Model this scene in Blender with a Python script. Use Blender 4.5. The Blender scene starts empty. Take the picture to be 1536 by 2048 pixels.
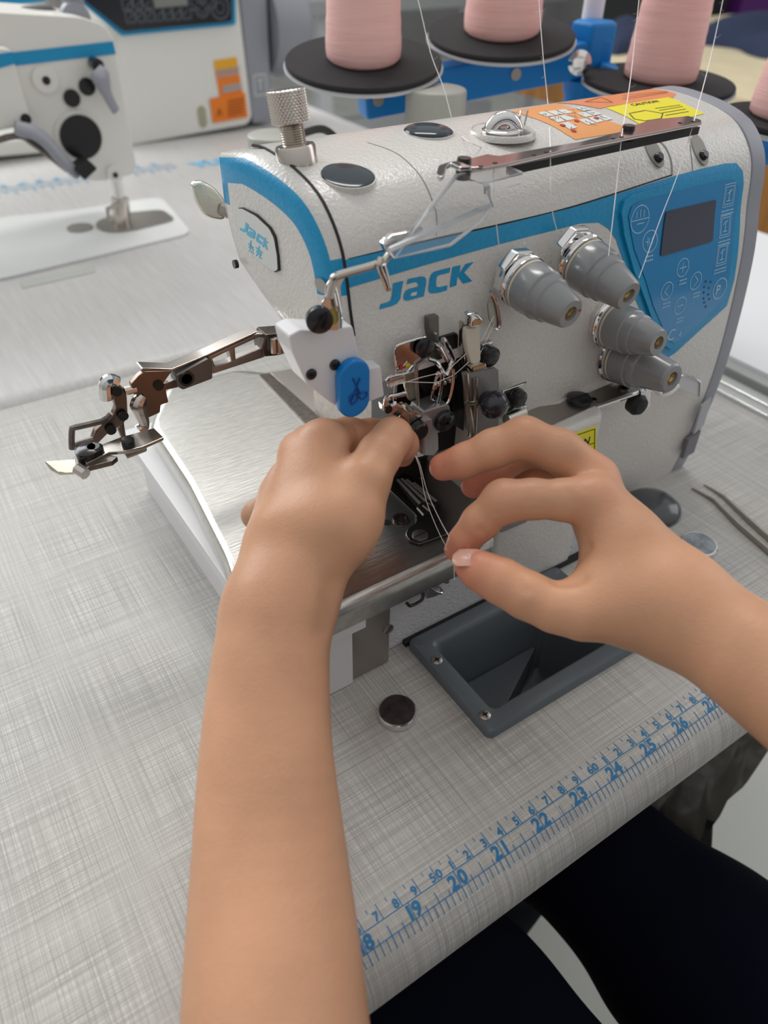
import bpy, bmesh, math, random
import numpy as np
from mathutils import Vector, Matrix
random.seed(7)
SC = bpy.context.scene
COL = SC.collection
PI = math.pi

# ------------------------------------------------------------------ camera
FPX = 1500.0                                  # focal length in pixels of the 1536x2048 frame
_vx = np.array([3132, -1174, 1500.]); _vd = np.array([-40, 1810, 1500.])
_X = _vx/np.linalg.norm(_vx)
_D = _vd-_vd.dot(_X)*_X; _D /= np.linalg.norm(_D)
_Z = -_D; _Y = np.cross(_Z, _X)
RW = np.array([_X, _Y, _Z])
_a = math.radians(-2.1)
RW = np.array([[math.cos(_a), -math.sin(_a), 0], [math.sin(_a), math.cos(_a), 0], [0, 0, 1]]) @ RW
CP = np.array([0, 0, 0.346])
cd = bpy.data.cameras.new('camera'); cam = bpy.data.objects.new('camera', cd); COL.objects.link(cam)
cd.sensor_fit = 'VERTICAL'; cd.sensor_height = 36.0; cd.lens = 36.0*FPX/2048
cd.clip_start = 0.01; cd.clip_end = 60
M3 = Matrix([[RW[i][0], -RW[i][1], -RW[i][2]] for i in range(3)])
cam.matrix_world = Matrix.Translation(Vector(CP)) @ M3.to_4x4()
cd.dof.use_dof = True; cd.dof.focus_distance = 0.40; cd.dof.aperture_fstop = 7.0
SC.camera = cam

# ------------------------------------------------------------------ light, exposure
SC.view_settings.view_transform = 'Standard'; SC.view_settings.look = 'None'
SC.view_settings.gamma = 1.0; SC.view_settings.exposure = 0.0
SC.view_settings.use_curve_mapping = False
W = bpy.data.worlds.new('world'); SC.world = W; W.use_nodes = True
nt = W.node_tree; bg = nt.nodes['Background']
tc = nt.nodes.new('ShaderNodeTexCoord'); sp = nt.nodes.new('ShaderNodeSeparateXYZ')
rp = nt.nodes.new('ShaderNodeValToRGB'); mr = nt.nodes.new('ShaderNodeMapRange')
nt.links.new(tc.outputs['Generated'], sp.inputs[0]); nt.links.new(sp.outputs['Z'], mr.inputs['Value'])
mr.inputs['From Min'].default_value = -1; mr.inputs['From Max'].default_value = 1
nt.links.new(mr.outputs[0], rp.inputs[0]); nt.links.new(rp.outputs[0], bg.inputs[0])
e = rp.color_ramp.elements
e[0].position = 0.3; e[0].color = (.22, .21, .20, 1); e[1].position = 0.9; e[1].color = (.86, .87, .87, 1)
m = rp.color_ramp.elements.new(0.55); m.color = (.53, .53, .52, 1)
bg.inputs[1].default_value = 0.78
def area(name, loc, target, sx, sy, power, color=(1, 1, 1)):
    l = bpy.data.lights.new(name, 'AREA'); l.shape = 'RECTANGLE'; l.size = sx; l.size_y = sy; l.energy = power; l.color = color
    o = bpy.data.objects.new(name, l); COL.objects.link(o); o.location = loc
    o.rotation_euler = (Vector(target)-Vector(loc)).to_track_quat('-Z', 'Y').to_euler()
    return o
area('window_light', (-0.6, 3.2, 1.7), (0.15, 0.3, 0), 2.2, 1.5, 64, (.95, .985, 1.0))
area('ceiling_light', (0.9, 1.5, 2.2), (0.3, 0.35, 0), 1.2, 0.3, 20, (1.0, .97, .93))
area('right_area_light', (2.6, -0.1, 1.0), (0.3, 0.25, 0.1), 1.2, 1.5, 9, (.95, .97, 1.0))  # broad area light from the right

# ------------------------------------------------------------------ pixel rays of the photograph -> points in the room
def ray(px, py):
    d = RW @ np.array([px-768.0, py-1024.0, FPX]); return d/np.linalg.norm(d)
def PZ(px, py, z=0.0):
    r = ray(px, py); return Vector(CP+r*(z-CP[2])/r[2])
def PY(px, py, y):
    r = ray(px, py); return Vector(CP+r*(y-CP[1])/r[1])
def PX(px, py, x):
    r = ray(px, py); return Vector(CP+r*(x-CP[0])/r[0])
def PD(px, py, d):
    return Vector(CP+RW @ (np.array([px-768.0, py-1024.0, FPX])*d/FPX))

# ------------------------------------------------------------------ materials
MAT = {}
def mat(name, color, rough=.5, metal=0., bump=None, noise=None, coat=0., trans=0., ior=1.45, sss=0., aniso=0., spec=.5, alpha=None, emit=None):
    """bump=(scale, strength, distance[, stretch xyz]); noise=(scale, amount[, stretch xyz]) varies the colour"""
    if name in MAT: return MAT[name]
    m = bpy.data.materials.new(name); m.use_nodes = True; n = m.node_tree.nodes; L = m.node_tree.links
    b = n['Principled BSDF']; b.inputs['Base Color'].default_value = (*color, 1); b.inputs['Roughness'].default_value = rough
    b.inputs['Metallic'].default_value = metal; b.inputs['Coat Weight'].default_value = coat; b.inputs['Coat Roughness'].default_value = .12
    b.inputs['Transmission Weight'].default_value = trans; b.inputs['IOR'].default_value = ior
    b.inputs['Specular IOR Level'].default_value = spec
    if sss:
        b.inputs['Subsurface Weight'].default_value = sss; b.inputs['Subsurface Scale'].default_value = .004
        b.inputs['Subsurface Radius'].default_value = (1.0, .35, .2)
    if emit: b.inputs['Emission Color'].default_value = (*color, 1); b.inputs['Emission Strength'].default_value = emit
    t = n.new('ShaderNodeTexCoord')
    def nz(scale, st, det=3):
        mp = n.new('ShaderNodeMapping'); mp.inputs['Scale'].default_value = st
        L.new(t.outputs['Object'], mp.inputs['Vector'])
        z = n.new('ShaderNodeTexNoise'); z.inputs['Scale'].default_value = scale; z.inputs['Detail'].default_value = det
        L.new(mp.outputs[0], z.inputs['Vector']); return z
    if noise:
        z = nz(noise[0], noise[2] if len(noise) > 2 else (1, 1, 1), 4)
        mx = n.new('ShaderNodeMix'); mx.data_type = 'RGBA'
        a = noise[1]
        mx.inputs[6].default_value = (*[max(0, c*(1-a)) for c in color], 1); mx.inputs[7].default_value = (*[min(1, c*(1+a)) for c in color], 1)
        rr = n.new('ShaderNodeMapRange'); rr.inputs['From Min'].default_value = .3; rr.inputs['From Max'].default_value = .7
        L.new(z.outputs['Fac'], rr.inputs[0]); L.new(rr.outputs[0], mx.inputs[0]); L.new(mx.outputs[2], b.inputs['Base Color'])
    if bump:
        z = nz(bump[0], bump[3] if len(bump) > 3 else (1, 1, 1))
        bp = n.new('ShaderNodeBump'); bp.inputs['Strength'].default_value = bump[1]; bp.inputs['Distance'].default_value = bump[2]
        L.new(z.outputs['Fac'], bp.inputs['Height']); L.new(bp.outputs[0], b.inputs['Normal'])
        if coat: L.new(bp.outputs[0], b.inputs['Coat Normal'])
    MAT[name] = m; return m
WHITE = mat('hammered white paint', (.66, .635, .60), .26, coat=.35, bump=(520, .55, .0007), noise=(1200, .08))
WPLAS = mat('white plastic', (.74, .73, .74), .38)
WBG = mat('pale machine enamel', (.78, .77, .72), .3, bump=(300, .1, .0005))
BLUE = mat('blue paint', (.010, .285, .54), .3, bump=(600, .25, .0006), noise=(500, .08))
BLUEM = mat('blue membrane', (.003, .22, .50), .18, coat=.3)
BLUEP = mat('blue plastic', (.0, .20, .58), .35)
BLUED = mat('dark blue groove', (.0, .07, .28), .5)
INK = mat('blue print ink', (.02, .19, .42), .5)
LINK = mat('light print ink', (.40, .64, .80), .5)
CYAN = mat('cyan logo ink', (.12, .50, .72), .45)
GREY = mat('grey knob plastic', (.25, .255, .26), .24, coat=.3)
GTRIM = mat('grey trim plastic', (.30, .31, .35), .4)
POST = mat('grey post paint', (.42, .42, .38), .42, bump=(400, .1, .0005))
TRAY = mat('slate tray plastic', (.115, .135, .15), .34, bump=(900, .08, .0004))
STEEL = mat('brushed stainless steel', (.60, .585, .55), .30, 1., bump=(90, .22, .0005, (1, 9, 1)), noise=(160, .1, (1, 6, 1)))
STEELF = mat('satin steel plate', (.42, .39, .36), .34, 1., bump=(600, .12, .0003))
DSTEEL = mat('dark steel', (.16, .14, .125), .33, 1., noise=(300, .2))
CHROME = mat('polished chrome', (.78, .77, .76), .07, 1., bump=(120, .06, .0005))
NICKEL = mat('nickel plating', (.60, .55, .50), .2, 1.)
CAST = mat('cast zinc', (.48, .47, .47), .42, .9, bump=(500, .2, .0004))
ROSE = mat('pink-reflection chrome', (.64, .54, .51), .14, 1.)  # pink reflection put into the base colour as a slight tint
BLACK = mat('black oxide metal', (.012, .012, .014), .28, .2, coat=.3)
BLACKR = mat('black rubber', (.015, .015, .016), .6)
DARK = mat('painted recess black', (.010, .009, .008), .5)  # shade in holes, slots and gaps painted near-black; also colours the pins
BRASS = mat('brass thread', (.50, .35, .14), .3, 1.)
FELT = mat('cream felt', (.66, .60, .50), .95, bump=(900, .5, .0006))
CLEAR = mat('clear moulded plastic', (.96, .97, .98), .06, trans=.94, ior=1.3)
SMOKE = mat('smoked clear plastic', (.42, .40, .42), .12, trans=.75, ior=1.4)
GLASS = mat('oil window lens', (.03, .045, .055), .12, spec=.35)
LCD = mat('display glass', (.035, .04, .075), .08, coat=.6)
YEL = mat('yellow sticker', (.85, .75, .02), .4)
ORA = mat('orange sticker', (.80, .34, .11), .4)
ORA2 = mat('deep orange sticker', (.86, .22, .015), .45)
PICT = mat('sticker picture white', (.70, .72, .70), .4)
REDM = mat('red mark', (.5, .03, .02), .5)
BLINK = mat('black ink', (.02, .02, .02), .5)
SKIN = mat('skin', (.62, .325, .19), .44, sss=.18, bump=(420, .22, .0006), noise=(26, .10))
def skin_flush(m):
    n = m.node_tree.nodes; L = m.node_tree.links; b = n['Principled BSDF']; src = b.inputs['Base Color'].links[0].from_socket
    at = n.new('ShaderNodeAttribute'); at.attribute_name = 'flush'
    mx = n.new('ShaderNodeMix'); mx.data_type = 'RGBA'; mx.inputs[7].default_value = (.62, .20, .13, 1)
    L.new(at.outputs['Fac'], mx.inputs[0]); L.new(src, mx.inputs[6]); L.new(mx.outputs[2], b.inputs['Base Color'])
    v = n.new('ShaderNodeTexVoronoi'); v.inputs['Scale'].default_value = 1100; t = n.new('ShaderNodeTexCoord'); L.new(t.outputs['Object'], v.inputs['Vector'])
    bp = n.new('ShaderNodeBump'); bp.inputs['Strength'].default_value = .18; bp.inputs['Distance'].default_value = .0004
    L.new(v.outputs['Distance'], bp.inputs['Height']); old = b.inputs['Normal'].links[0].from_socket; L.new(old, bp.inputs['Normal']); L.new(bp.outputs[0], b.inputs['Normal'])
skin_flush(SKIN)
NAIL = mat('fingernail', (.66, .36, .28), .28, coat=.25)
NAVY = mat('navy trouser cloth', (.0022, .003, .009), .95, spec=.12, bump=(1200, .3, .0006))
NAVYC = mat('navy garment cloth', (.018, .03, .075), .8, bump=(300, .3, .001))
PINK = mat('pink thread', (.92, .55, .51), .75, bump=(900, .45, .0008, (.05, .05, 1)), noise=(60, .06, (.2, .2, 4)))
THREAD = mat('white thread', (.85, .80, .76), .8)
FOAM = mat('charcoal foam', (.028, .026, .028), .95, bump=(1500, .5, .0006))
CLRD = mat('frosted disc plastic', (.55, .56, .58), .25)
WOOD = mat('brown wood', (.30, .13, .03), .5, noise=(6, .3, (8, 8, .6)))
BEIGE = mat('beige tabletop', (.68, .58, .38), .45, noise=(12, .08))
POLE = mat('white steel tube', (.72, .74, .78), .3)
ALU = mat('aluminium rail', (.75, .76, .74), .25, 1.)
WALLM = mat('grey wall paint', (.30, .30, .30), .8, noise=(2, .1))
BAGM = mat('dark olive wrinkled cloth', (.10, .095, .08), .5, bump=(14, .8, .02), coat=.2)
GFRAME = mat('grey painted frame', (.30, .31, .32), .5)

# table laminate: a linen cross-hatch of fine threads running along both edges
def laminate():
    m = bpy.data.materials.new('linen laminate'); m.use_nodes = True; n = m.node_tree.nodes; L = m.node_tree.links
    b = n['Principled BSDF']; b.inputs['Roughness'].default_value = .42; b.inputs['Specular IOR Level'].default_value = .45
    uv = n.new('ShaderNodeUVMap')
    def streak(sc, det, seed, lo, hi):
        mp = n.new('ShaderNodeMapping'); mp.inputs['Scale'].default_value = sc; mp.inputs['Location'].default_value = (seed, seed*2, 0)
        L.new(uv.outputs[0], mp.inputs[0])
        z = n.new('ShaderNodeTexNoise'); z.inputs['Scale'].default_value = 1; z.inputs['Detail'].default_value = det; z.inputs['Roughness'].default_value = .6
        L.new(mp.outputs[0], z.inputs['Vector'])
        r = n.new('ShaderNodeMapRange'); r.inputs['From Min'].default_value = lo; r.inputs['From Max'].default_value = hi
        L.new(z.outputs['Fac'], r.inputs[0]); return r
    a = streak((2100, 14, 1), 1.0, 3, .34, .60); c = streak((14, 2100, 1), 1.0, 9, .34, .60)
    a2 = streak((620, 10, 1), 2, 31, .38, .74); c2 = streak((10, 620, 1), 2, 17, .38, .74)
    def add(x, y, k=1.0, op='ADD'):
        q = n.new('ShaderNodeMath'); q.operation = op
        L.new(x, q.inputs[0])
        if y is None: q.inputs[1].default_value = k
        else: L.new(y, q.inputs[1])
        return q.outputs[0]
    mxm = add(a.outputs[0], c.outputs[0], op='MINIMUM'); s = add(a.outputs[0], c.outputs[0])
    s2 = add(a2.outputs[0], c2.outputs[0])
    t = add(add(mxm, None, .34, 'MULTIPLY'), add(s, None, .15, 'MULTIPLY'))
    t = add(t, add(s2, None, .16, 'MULTIPLY'))
    cr = n.new('ShaderNodeValToRGB'); L.new(t, cr.inputs[0])
    e = cr.color_ramp.elements; e[0].position = .05; e[0].color = (.33, .315, .295, 1); e[1].position = .95; e[1].color = (.73, .71, .68, 1)
    k = cr.color_ramp.elements.new(.5); k.color = (.50, .485, .455, 1)
    L.new(cr.outputs[0], b.inputs['Base Color']); MAT['linen laminate'] = m; return m
LAM = laminate()
def tiles():
    m = bpy.data.materials.new('pale floor tiles'); m.use_nodes = True; n = m.node_tree.nodes; L = m.node_tree.links
    b = n['Principled BSDF']; b.inputs['Roughness'].default_value = .3
    t = n.new('ShaderNodeTexCoord'); mp = n.new('ShaderNodeMapping'); L.new(t.outputs['Object'], mp.inputs[0])
    mp.inputs['Rotation'].default_value = (0, 0, .0); mp.inputs['Location'].default_value = (.22, .13, 0)
    br = n.new('ShaderNodeTexBrick'); br.offset = 0; br.inputs['Scale'].default_value = 1; br.inputs['Brick Width'].default_value = .6; br.inputs['Row Height'].default_value = .6
    br.inputs['Mortar Size'].default_value = .004
    br.inputs['Color1'].default_value = (.62, .63, .58, 1); br.inputs['Color2'].default_value = (.60, .61, .56, 1); br.inputs['Mortar'].default_value = (.25, .25, .22, 1)
    L.new(mp.outputs[0], br.inputs['Vector']); L.new(br.outputs['Color'], b.inputs['Base Color']); return m
TILE = tiles()
LAM2 = mat('pale rear laminate', (.56, .55, .54), .4, noise=(300, .07, (1, .05, 1)))

# ------------------------------------------------------------------ object helpers
ORG = {}
def thing(name, label, cat, loc, group=None):
    o = bpy.data.objects.new(name, None); COL.objects.link(o); o.location = loc; o.empty_display_size = .02
    o['label'] = label; o['category'] = cat
    if group: o['group'] = group
    ORG[o] = Vector(loc); return o
def org(o): return ORG.get(o, Vector((0, 0, 0)))
def finish(o, bm, m, parent, bevel=0., seg=2, smooth=True, ang=35, solid=0.):
    if bevel > 0:
        es = [e for e in bm.edges if len(e.link_faces) == 2 and e.calc_face_angle(0) > math.radians(40)]
        if es:
            try: bmesh.ops.bevel(bm, geom=es, offset=bevel, segments=seg, profile=.5, affect='EDGES', clamp_overlap=True)
            except Exception: pass
    for f in bm.faces: f.smooth = smooth
    if smooth:
        for e in bm.edges:
            if len(e.link_faces) == 2 and e.calc_face_angle(0) > math.radians(ang): e.smooth = False
def obj(name, bm, m, parent=None, bevel=0., seg=2, smooth=True, ang=35, loc=None, label=None, normals=True):
    if normals: bmesh.ops.recalc_face_normals(bm, faces=bm.faces[:])
    finish(None, bm, m, parent, bevel, seg, smooth, ang)
    me = bpy.data.meshes.new(name); o = bpy.data.objects.new(name, me); COL.objects.link(o)
    base = org(parent) if parent is not None else (Vector(loc) if loc is not None else Vector((0, 0, 0)))
    bmesh.ops.translate(bm, verts=bm.verts[:], vec=-base)
    bm.to_mesh(me); bm.free()
    for mm in (m if isinstance(m, (list, tuple)) else [m]): me.materials.append(mm)
    if parent is not None: o.parent = parent
    else: o.location = base
    ORG[o] = base
    if label: o['label'] = label
    if bevel > 0 and smooth:
        w = o.modifiers.new('normals', 'WEIGHTED_NORMAL'); w.keep_sharp = True; w.weight = 100
    return o
def tag(o, label, cat, group=None, kind=None):
    o['label'] = label; o['category'] = cat
    if group: o['group'] = group
    if kind: o['kind'] = kind
    return o
def struct(o):
    o['kind'] = 'structure'; return o
def nb(): return bmesh.new()
def box(bm, c, s, R=None):
    r = bmesh.ops.create_cube(bm, size=1.0)
    M = Matrix.Translation(Vector(c)) @ (R.to_4x4() if R is not None else Matrix.Identity(4)) @ Matrix.Diagonal((*s, 1))
    bmesh.ops.transform(bm, matrix=M, verts=r['verts']); return r['verts']
def box2(bm, a, b):
    a = Vector(a); b = Vector(b); return box(bm, (a+b)/2, [abs(q) for q in (b-a)])
def prism(bm, pts, ext):
    """closed slab: polygon pts (3D) and its copy moved by ext"""
    ext = Vector(ext); a = [bm.verts.new(p) for p in pts]; b = [bm.verts.new(Vector(p)+ext) for p in pts]
    n = len(pts); bm.faces.new(a); bm.faces.new(list(reversed(b)))
    for i in range(n): bm.faces.new((a[i], b[i], b[(i+1) % n], a[(i+1) % n]))
    return a+b
def frame_of(d):
    d = Vector(d).normalized(); u = d.orthogonal().normalized()
    if abs(d.z) < .9: u = Vector((0, 0, 1)).cross(d).normalized()
    return u, d.cross(u).normalized(), d
def lathe(bm, prof, o, d, seg=32, u=None, caps=True):
    """prof: list of (radius, distance along d)"""
    uu, vv, d = frame_of(d); o = Vector(o); rings = []
    for r, h in prof:
        if r <= 1e-6: rings.append([bm.verts.new(o+d*h)]); continue
        rings.append([bm.verts.new(o+d*h+uu*(r*math.cos(2*PI*i/seg))+vv*(r*math.sin(2*PI*i/seg))) for i in range(seg)])
    for A, B in zip(rings, rings[1:]):
        for i in range(seg):
            j = (i+1) % seg
            if len(A) == 1 and len(B) == 1: continue
            if len(A) == 1: bm.faces.new((A[0], B[i], B[j]))
            elif len(B) == 1: bm.faces.new((A[i], A[j], B[0]))
            else: bm.faces.new((A[i], A[j], B[j], B[i]))
    if caps:
        for R_ in (rings[0], rings[-1]):
            if len(R_) > 1: bm.faces.new(R_)
def cr(pts, n=6):
    """Catmull-Rom through pts"""
    P = [Vector(p) for p in pts]; P = [P[0]*2-P[1]]+P+[P[-1]*2-P[-2]]; out = []
    for i in range(1, len(P)-2):
        for k in range(n):
            t = k/n; a, b, c, d = P[i-1:i+3]
            out.append(.5*((2*b)+(c-a)*t+(2*a-5*b+4*c-d)*t*t+(3*b-a-3*c+d)*t**3))
    out.append(P[-2]); return out
def tube(bm, pts, r, seg=8, smooth=0, flat=1.0, up=None):
    P = cr(pts, smooth) if smooth else [Vector(p) for p in pts]
    N = len(P); R_ = r if isinstance(r, (list, tuple)) else [r]*N
    if len(R_) != N: R_ = list(np.interp(np.linspace(0, 1, N), np.linspace(0, 1, len(R_)), R_))
    rings = []; u = None
    for i in range(N):
        d = (P[min(i+1, N-1)]-P[max(i-1, 0)]).normalized()
        if u is None: u = Vector(up) if up else d.orthogonal()
        u = (u-d*u.dot(d)).normalized(); v = d.cross(u)
        rings.append([bm.verts.new(P[i]+u*(R_[i]*math.cos(2*PI*k/seg))+v*(R_[i]*flat*math.sin(2*PI*k/seg))) for k in range(seg)])
    for A, B in zip(rings, rings[1:]):
        for k in range(seg): bm.faces.new((A[k], A[(k+1) % seg], B[(k+1) % seg], B[k]))
    bm.faces.new(rings[0]); bm.faces.new(rings[-1])
def strip(bm, pts, w, t, n):
    """flat bar bent along pts: width w across, thickness t along n"""
    n = Vector(n).normalized(); P = [Vector(p) for p in pts]; rings = []
    for i in range(len(P)):
        d = (P[min(i+1, len(P)-1)]-P[max(i-1, 0)]).normalized(); s = d.cross(n).normalized()
        rings.append([bm.verts.new(P[i]+s*a*w/2+n*b*t/2) for a, b in ((-1, -1), (1, -1), (1, 1), (-1, 1))])
    for A, B in zip(rings, rings[1:]):
        for k in range(4): bm.faces.new((A[k], A[(k+1) % 4], B[(k+1) % 4], B[k]))
    bm.faces.new(rings[0]); bm.faces.new(rings[-1])
def slotted_screw(parent, c, d, r, m=None, name='screw', h=.002, slot=True, ang=.6):
    m = m or BLACK; bm = nb(); lathe(bm, [(r*.95, 0), (r, h*.3), (r, h*.8), (r*.8, h), (0, h*1.05)], c, d, 24)
    o = obj(name, bm, m, parent, ang=50)
    if slot:
        u, v, dd = frame_of(d); w = u*math.cos(ang)+v*math.sin(ang); w2 = dd.cross(w)
        b2 = nb(); C_ = Vector(c)+dd*h*1.0
        prism(b2, [C_+w*r*.9+w2*r*.1, C_+w*r*.9-w2*r*.1, C_-w*r*.9-w2*r*.1, C_-w*r*.9+w2*r*.1], dd*h*.12)
        obj('slot', b2, DARK, o)
    return o
def cross_screw(parent, c, d, r, m, name='screw', h=.0012):
    bm = nb(); lathe(bm, [(r, 0), (r, h*.6), (r*.85, h), (0, h*1.1)], c, d, 24); o = obj(name, bm, m, parent, ang=50)
    u, v, dd = frame_of(d); C_ = Vector(c)+dd*h*1.02; b2 = nb()
    for w, w2 in ((u+v, u-v), (u-v, u+v)):
        w = w.normalized(); w2 = w2.normalized()
        prism(b2, [C_+w*r*.5+w2*r*.12, C_+w*r*.5-w2*r*.12, C_-w*r*.5-w2*r*.12, C_-w*r*.5+w2*r*.12], dd*h*.15)
    obj('cross_slot', b2, DARK, o); return o

# flat artwork: 2D polygons (u,v) laid on any surface by a mapping function
_tc = {}
def text2d(s, size, offset=0.0):
    k = (s, size, offset)
    if k in _tc: return _tc[k]
    cu = bpy.data.curves.new('t', 'FONT'); cu.body = s; cu.size = size; cu.offset = offset; cu.resolution_u = 3
    o = bpy.data.objects.new('t', cu); COL.objects.link(o); bpy.context.view_layer.update()
    me = o.evaluated_get(bpy.context.evaluated_depsgraph_get()).to_mesh()
    r = ([(v.co.x, v.co.y) for v in me.vertices], [tuple(p.vertices) for p in me.polygons])
    o.to_mesh_clear(); bpy.data.objects.remove(o); bpy.data.curves.remove(cu); _tc[k] = r; return r
def flat(bm, verts, faces, fu=lambda u, v: (u, v)):
    vs = [bm.verts.new((*fu(*p), 0)) for p in verts]
    for f in faces:
        try: bm.faces.new([vs[i] for i in f])
        except ValueError: pass
def poly2(bm, pts): flat(bm, pts, [tuple(range(len(pts)))])
def line2(bm, a, b, w):
    a = Vector((*a, 0)); b = Vector((*b, 0)); d = (b-a).normalized(); s = Vector((-d.y, d.x, 0))*w/2
    vs = [bm.verts.new(p) for p in (a-s, b-s, b+s, a+s)]; bm.faces.new(vs)
def ring2(bm, c, r, w, seg=28, sy=1.):
    A = [bm.verts.new((c[0]+(r-w/2)*math.cos(2*PI*i/seg), c[1]+sy*(r-w/2)*math.sin(2*PI*i/seg), 0)) for i in range(seg)]
    B = [bm.verts.new((c[0]+(r+w/2)*math.cos(2*PI*i/seg), c[1]+sy*(r+w/2)*math.sin(2*PI*i/seg), 0)) for i in range(seg)]
    for i in range(seg): bm.faces.new((A[i], A[(i+1) % seg], B[(i+1) % seg], B[i]))
def disc2(bm, c, r, seg=20):
    bm.faces.new([bm.verts.new((c[0]+r*math.cos(2*PI*i/seg), c[1]+r*math.sin(2*PI*i/seg), 0)) for i in range(seg)])
def lay(bm, fmap, cuts=()):
    """cut the flat art along v=cuts, then map (u,v) to the surface"""
    if len(cuts):
        bmesh.ops.triangulate(bm, faces=bm.faces[:])
        v0 = min(v.co.y for v in bm.verts); v1 = max(v.co.y for v in bm.verts)
        for c in cuts:
            if v0 < c < v1: bmesh.ops.bisect_plane(bm, geom=bm.verts[:]+bm.edges[:]+bm.faces[:], plane_co=(0, c, 0), plane_no=(0, 1, 0))
    for v in bm.verts: v.co = fmap(v.co.x, v.co.y)
def rounded(pts, r, n=4):
    """round the corners of a 2D polygon"""
    out = []; N = len(pts); P = [Vector(p) for p in pts]
    for i in range(N):
        a, b, c = P[i-1], P[i], P[(i+1) % N]
        d1 = (a-b); d2 = (c-b); q = min(r, d1.length*.45, d2.length*.45); p1 = b+d1.normalized()*q; p2 = b+d2.normalized()*q
        for k in range(n+1):
            t = k/n; out.append((p1*(1-t)**2+b*2*t*(1-t)+p2*t*t))
    return out
# ================================================================== the setting
FZ = -0.75
bm = nb(); box2(bm, (-4, -2, FZ-.05), (6, 7, FZ)); o = obj('floor', bm, TILE, None, smooth=False); struct(o)
bm = nb(); box2(bm, (-4, 6.0, FZ), (6, 6.1, 2.6)); struct(obj('wall_back', bm, WALLM, None, smooth=False))
bm = nb(); box2(bm, (5.9, -2, FZ), (6.0, 6.0, 2.6)); struct(obj('wall_right', bm, WALLM, None, smooth=False))

# ------------------------------------------------------------------ tables
ER, EY = .025, .118                                  # radius of the postformed edge and where it starts
def edge_map(x, s, off=0.0):
    """s = distance past the start of the rounding (negative on the flat)"""
    if s <= 0: return Vector((x, EY-s, off))
    th = min(s/ER, PI/2)
    p = Vector((x, EY-(ER+off)*math.sin(th), -ER+(ER+off)*math.cos(th)))
    if s > ER*PI/2: p.z -= s-ER*PI/2
    return p
def table_top(parent, name, x0, x1, y0, y1, thick, front=True, back=False, hole=None, z=0.0, m=None):
    """slab whose front (and back) edge is rolled over"""
    prof = []
    if front:
        for i in range(13): th = PI/2*i/12; prof.append((y0+ER-ER*math.sin(th), z-ER+ER*math.cos(th), -ER*th))
        prof = prof[::-1]; prof.insert(0, (y0, z-thick, -ER*PI/2-(thick-ER)))
    else: prof = [(y0, z-thick, -thick), (y0, z, 0)]
    L0 = prof[-1][0]
    ys = [hole[2], hole[3]] if hole else []
    for y in ys: prof.append((y, z, y-L0))
    if back:
        for i in range(0, 13): th = PI/2*i/12; prof.append((y1-ER+ER*math.sin(th), z-ER+ER*math.cos(th), (y1-ER-L0)+ER*th))
        prof.append((y1, z-thick, y1-L0+thick))
    else: prof += [(y1, z, y1-L0), (y1, z-thick, y1-L0+thick)]
    xs = [x0]+([hole[0], hole[1]] if hole else [])+[x1]
    bm = nb(); uv = bm.loops.layers.uv.new('UVMap'); G = []
    for x in xs: G.append([bm.verts.new((x, p[0], p[1])) for p in prof])
    iu = {}
    for g, x in zip(G, xs):
        for v, p in zip(g, prof): iu[v] = (x, p[2])
    for i in range(len(xs)-1):
        for j in range(len(prof)-1):
            if hole and i == 1 and abs(prof[j][0]-hole[2]) < 1e-6 and abs(prof[j+1][0]-hole[3]) < 1e-6: continue
            f = bm.faces.new((G[i][j], G[i+1][j], G[i+1][j+1], G[i][j+1]))
            for l in f.loops: l[uv].uv = iu[l.vert]
    yb_ = [y0]+ys+[y1]; Bt = [[G[i][0]]+[bm.verts.new((x, y, z-thick)) for y in ys]+[G[i][-1]] for i, x in enumerate(xs)]
    for i in range(len(xs)-1):
        for j in range(len(yb_)-1):
            if hole and i == 1 and j == 1: continue
            bm.faces.new((Bt[i][j], Bt[i][j+1], Bt[i+1][j+1], Bt[i+1][j]))
    if hole:
        jj = [j for j, p in enumerate(prof) if abs(p[0]-hole[2]) < 1e-6][0]; kk = [j for j, p in enumerate(prof) if abs(p[0]-hole[3]) < 1e-6][0]
        for (a, ja, ba), (b, jb, bb) in ((((1, jj, 1)), ((2, jj, 1))), (((2, jj, 1)), ((2, kk, 2))), (((2, kk, 2)), ((1, kk, 2))), (((1, kk, 2)), ((1, jj, 1)))):
            bm.faces.new((G[a][ja], G[b][jb], Bt[b][bb], Bt[a][ba]))
    bm.faces.new(G[0]); bm.faces.new(G[-1])
    return obj(name, bm, m or LAM, parent, ang=60)

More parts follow.
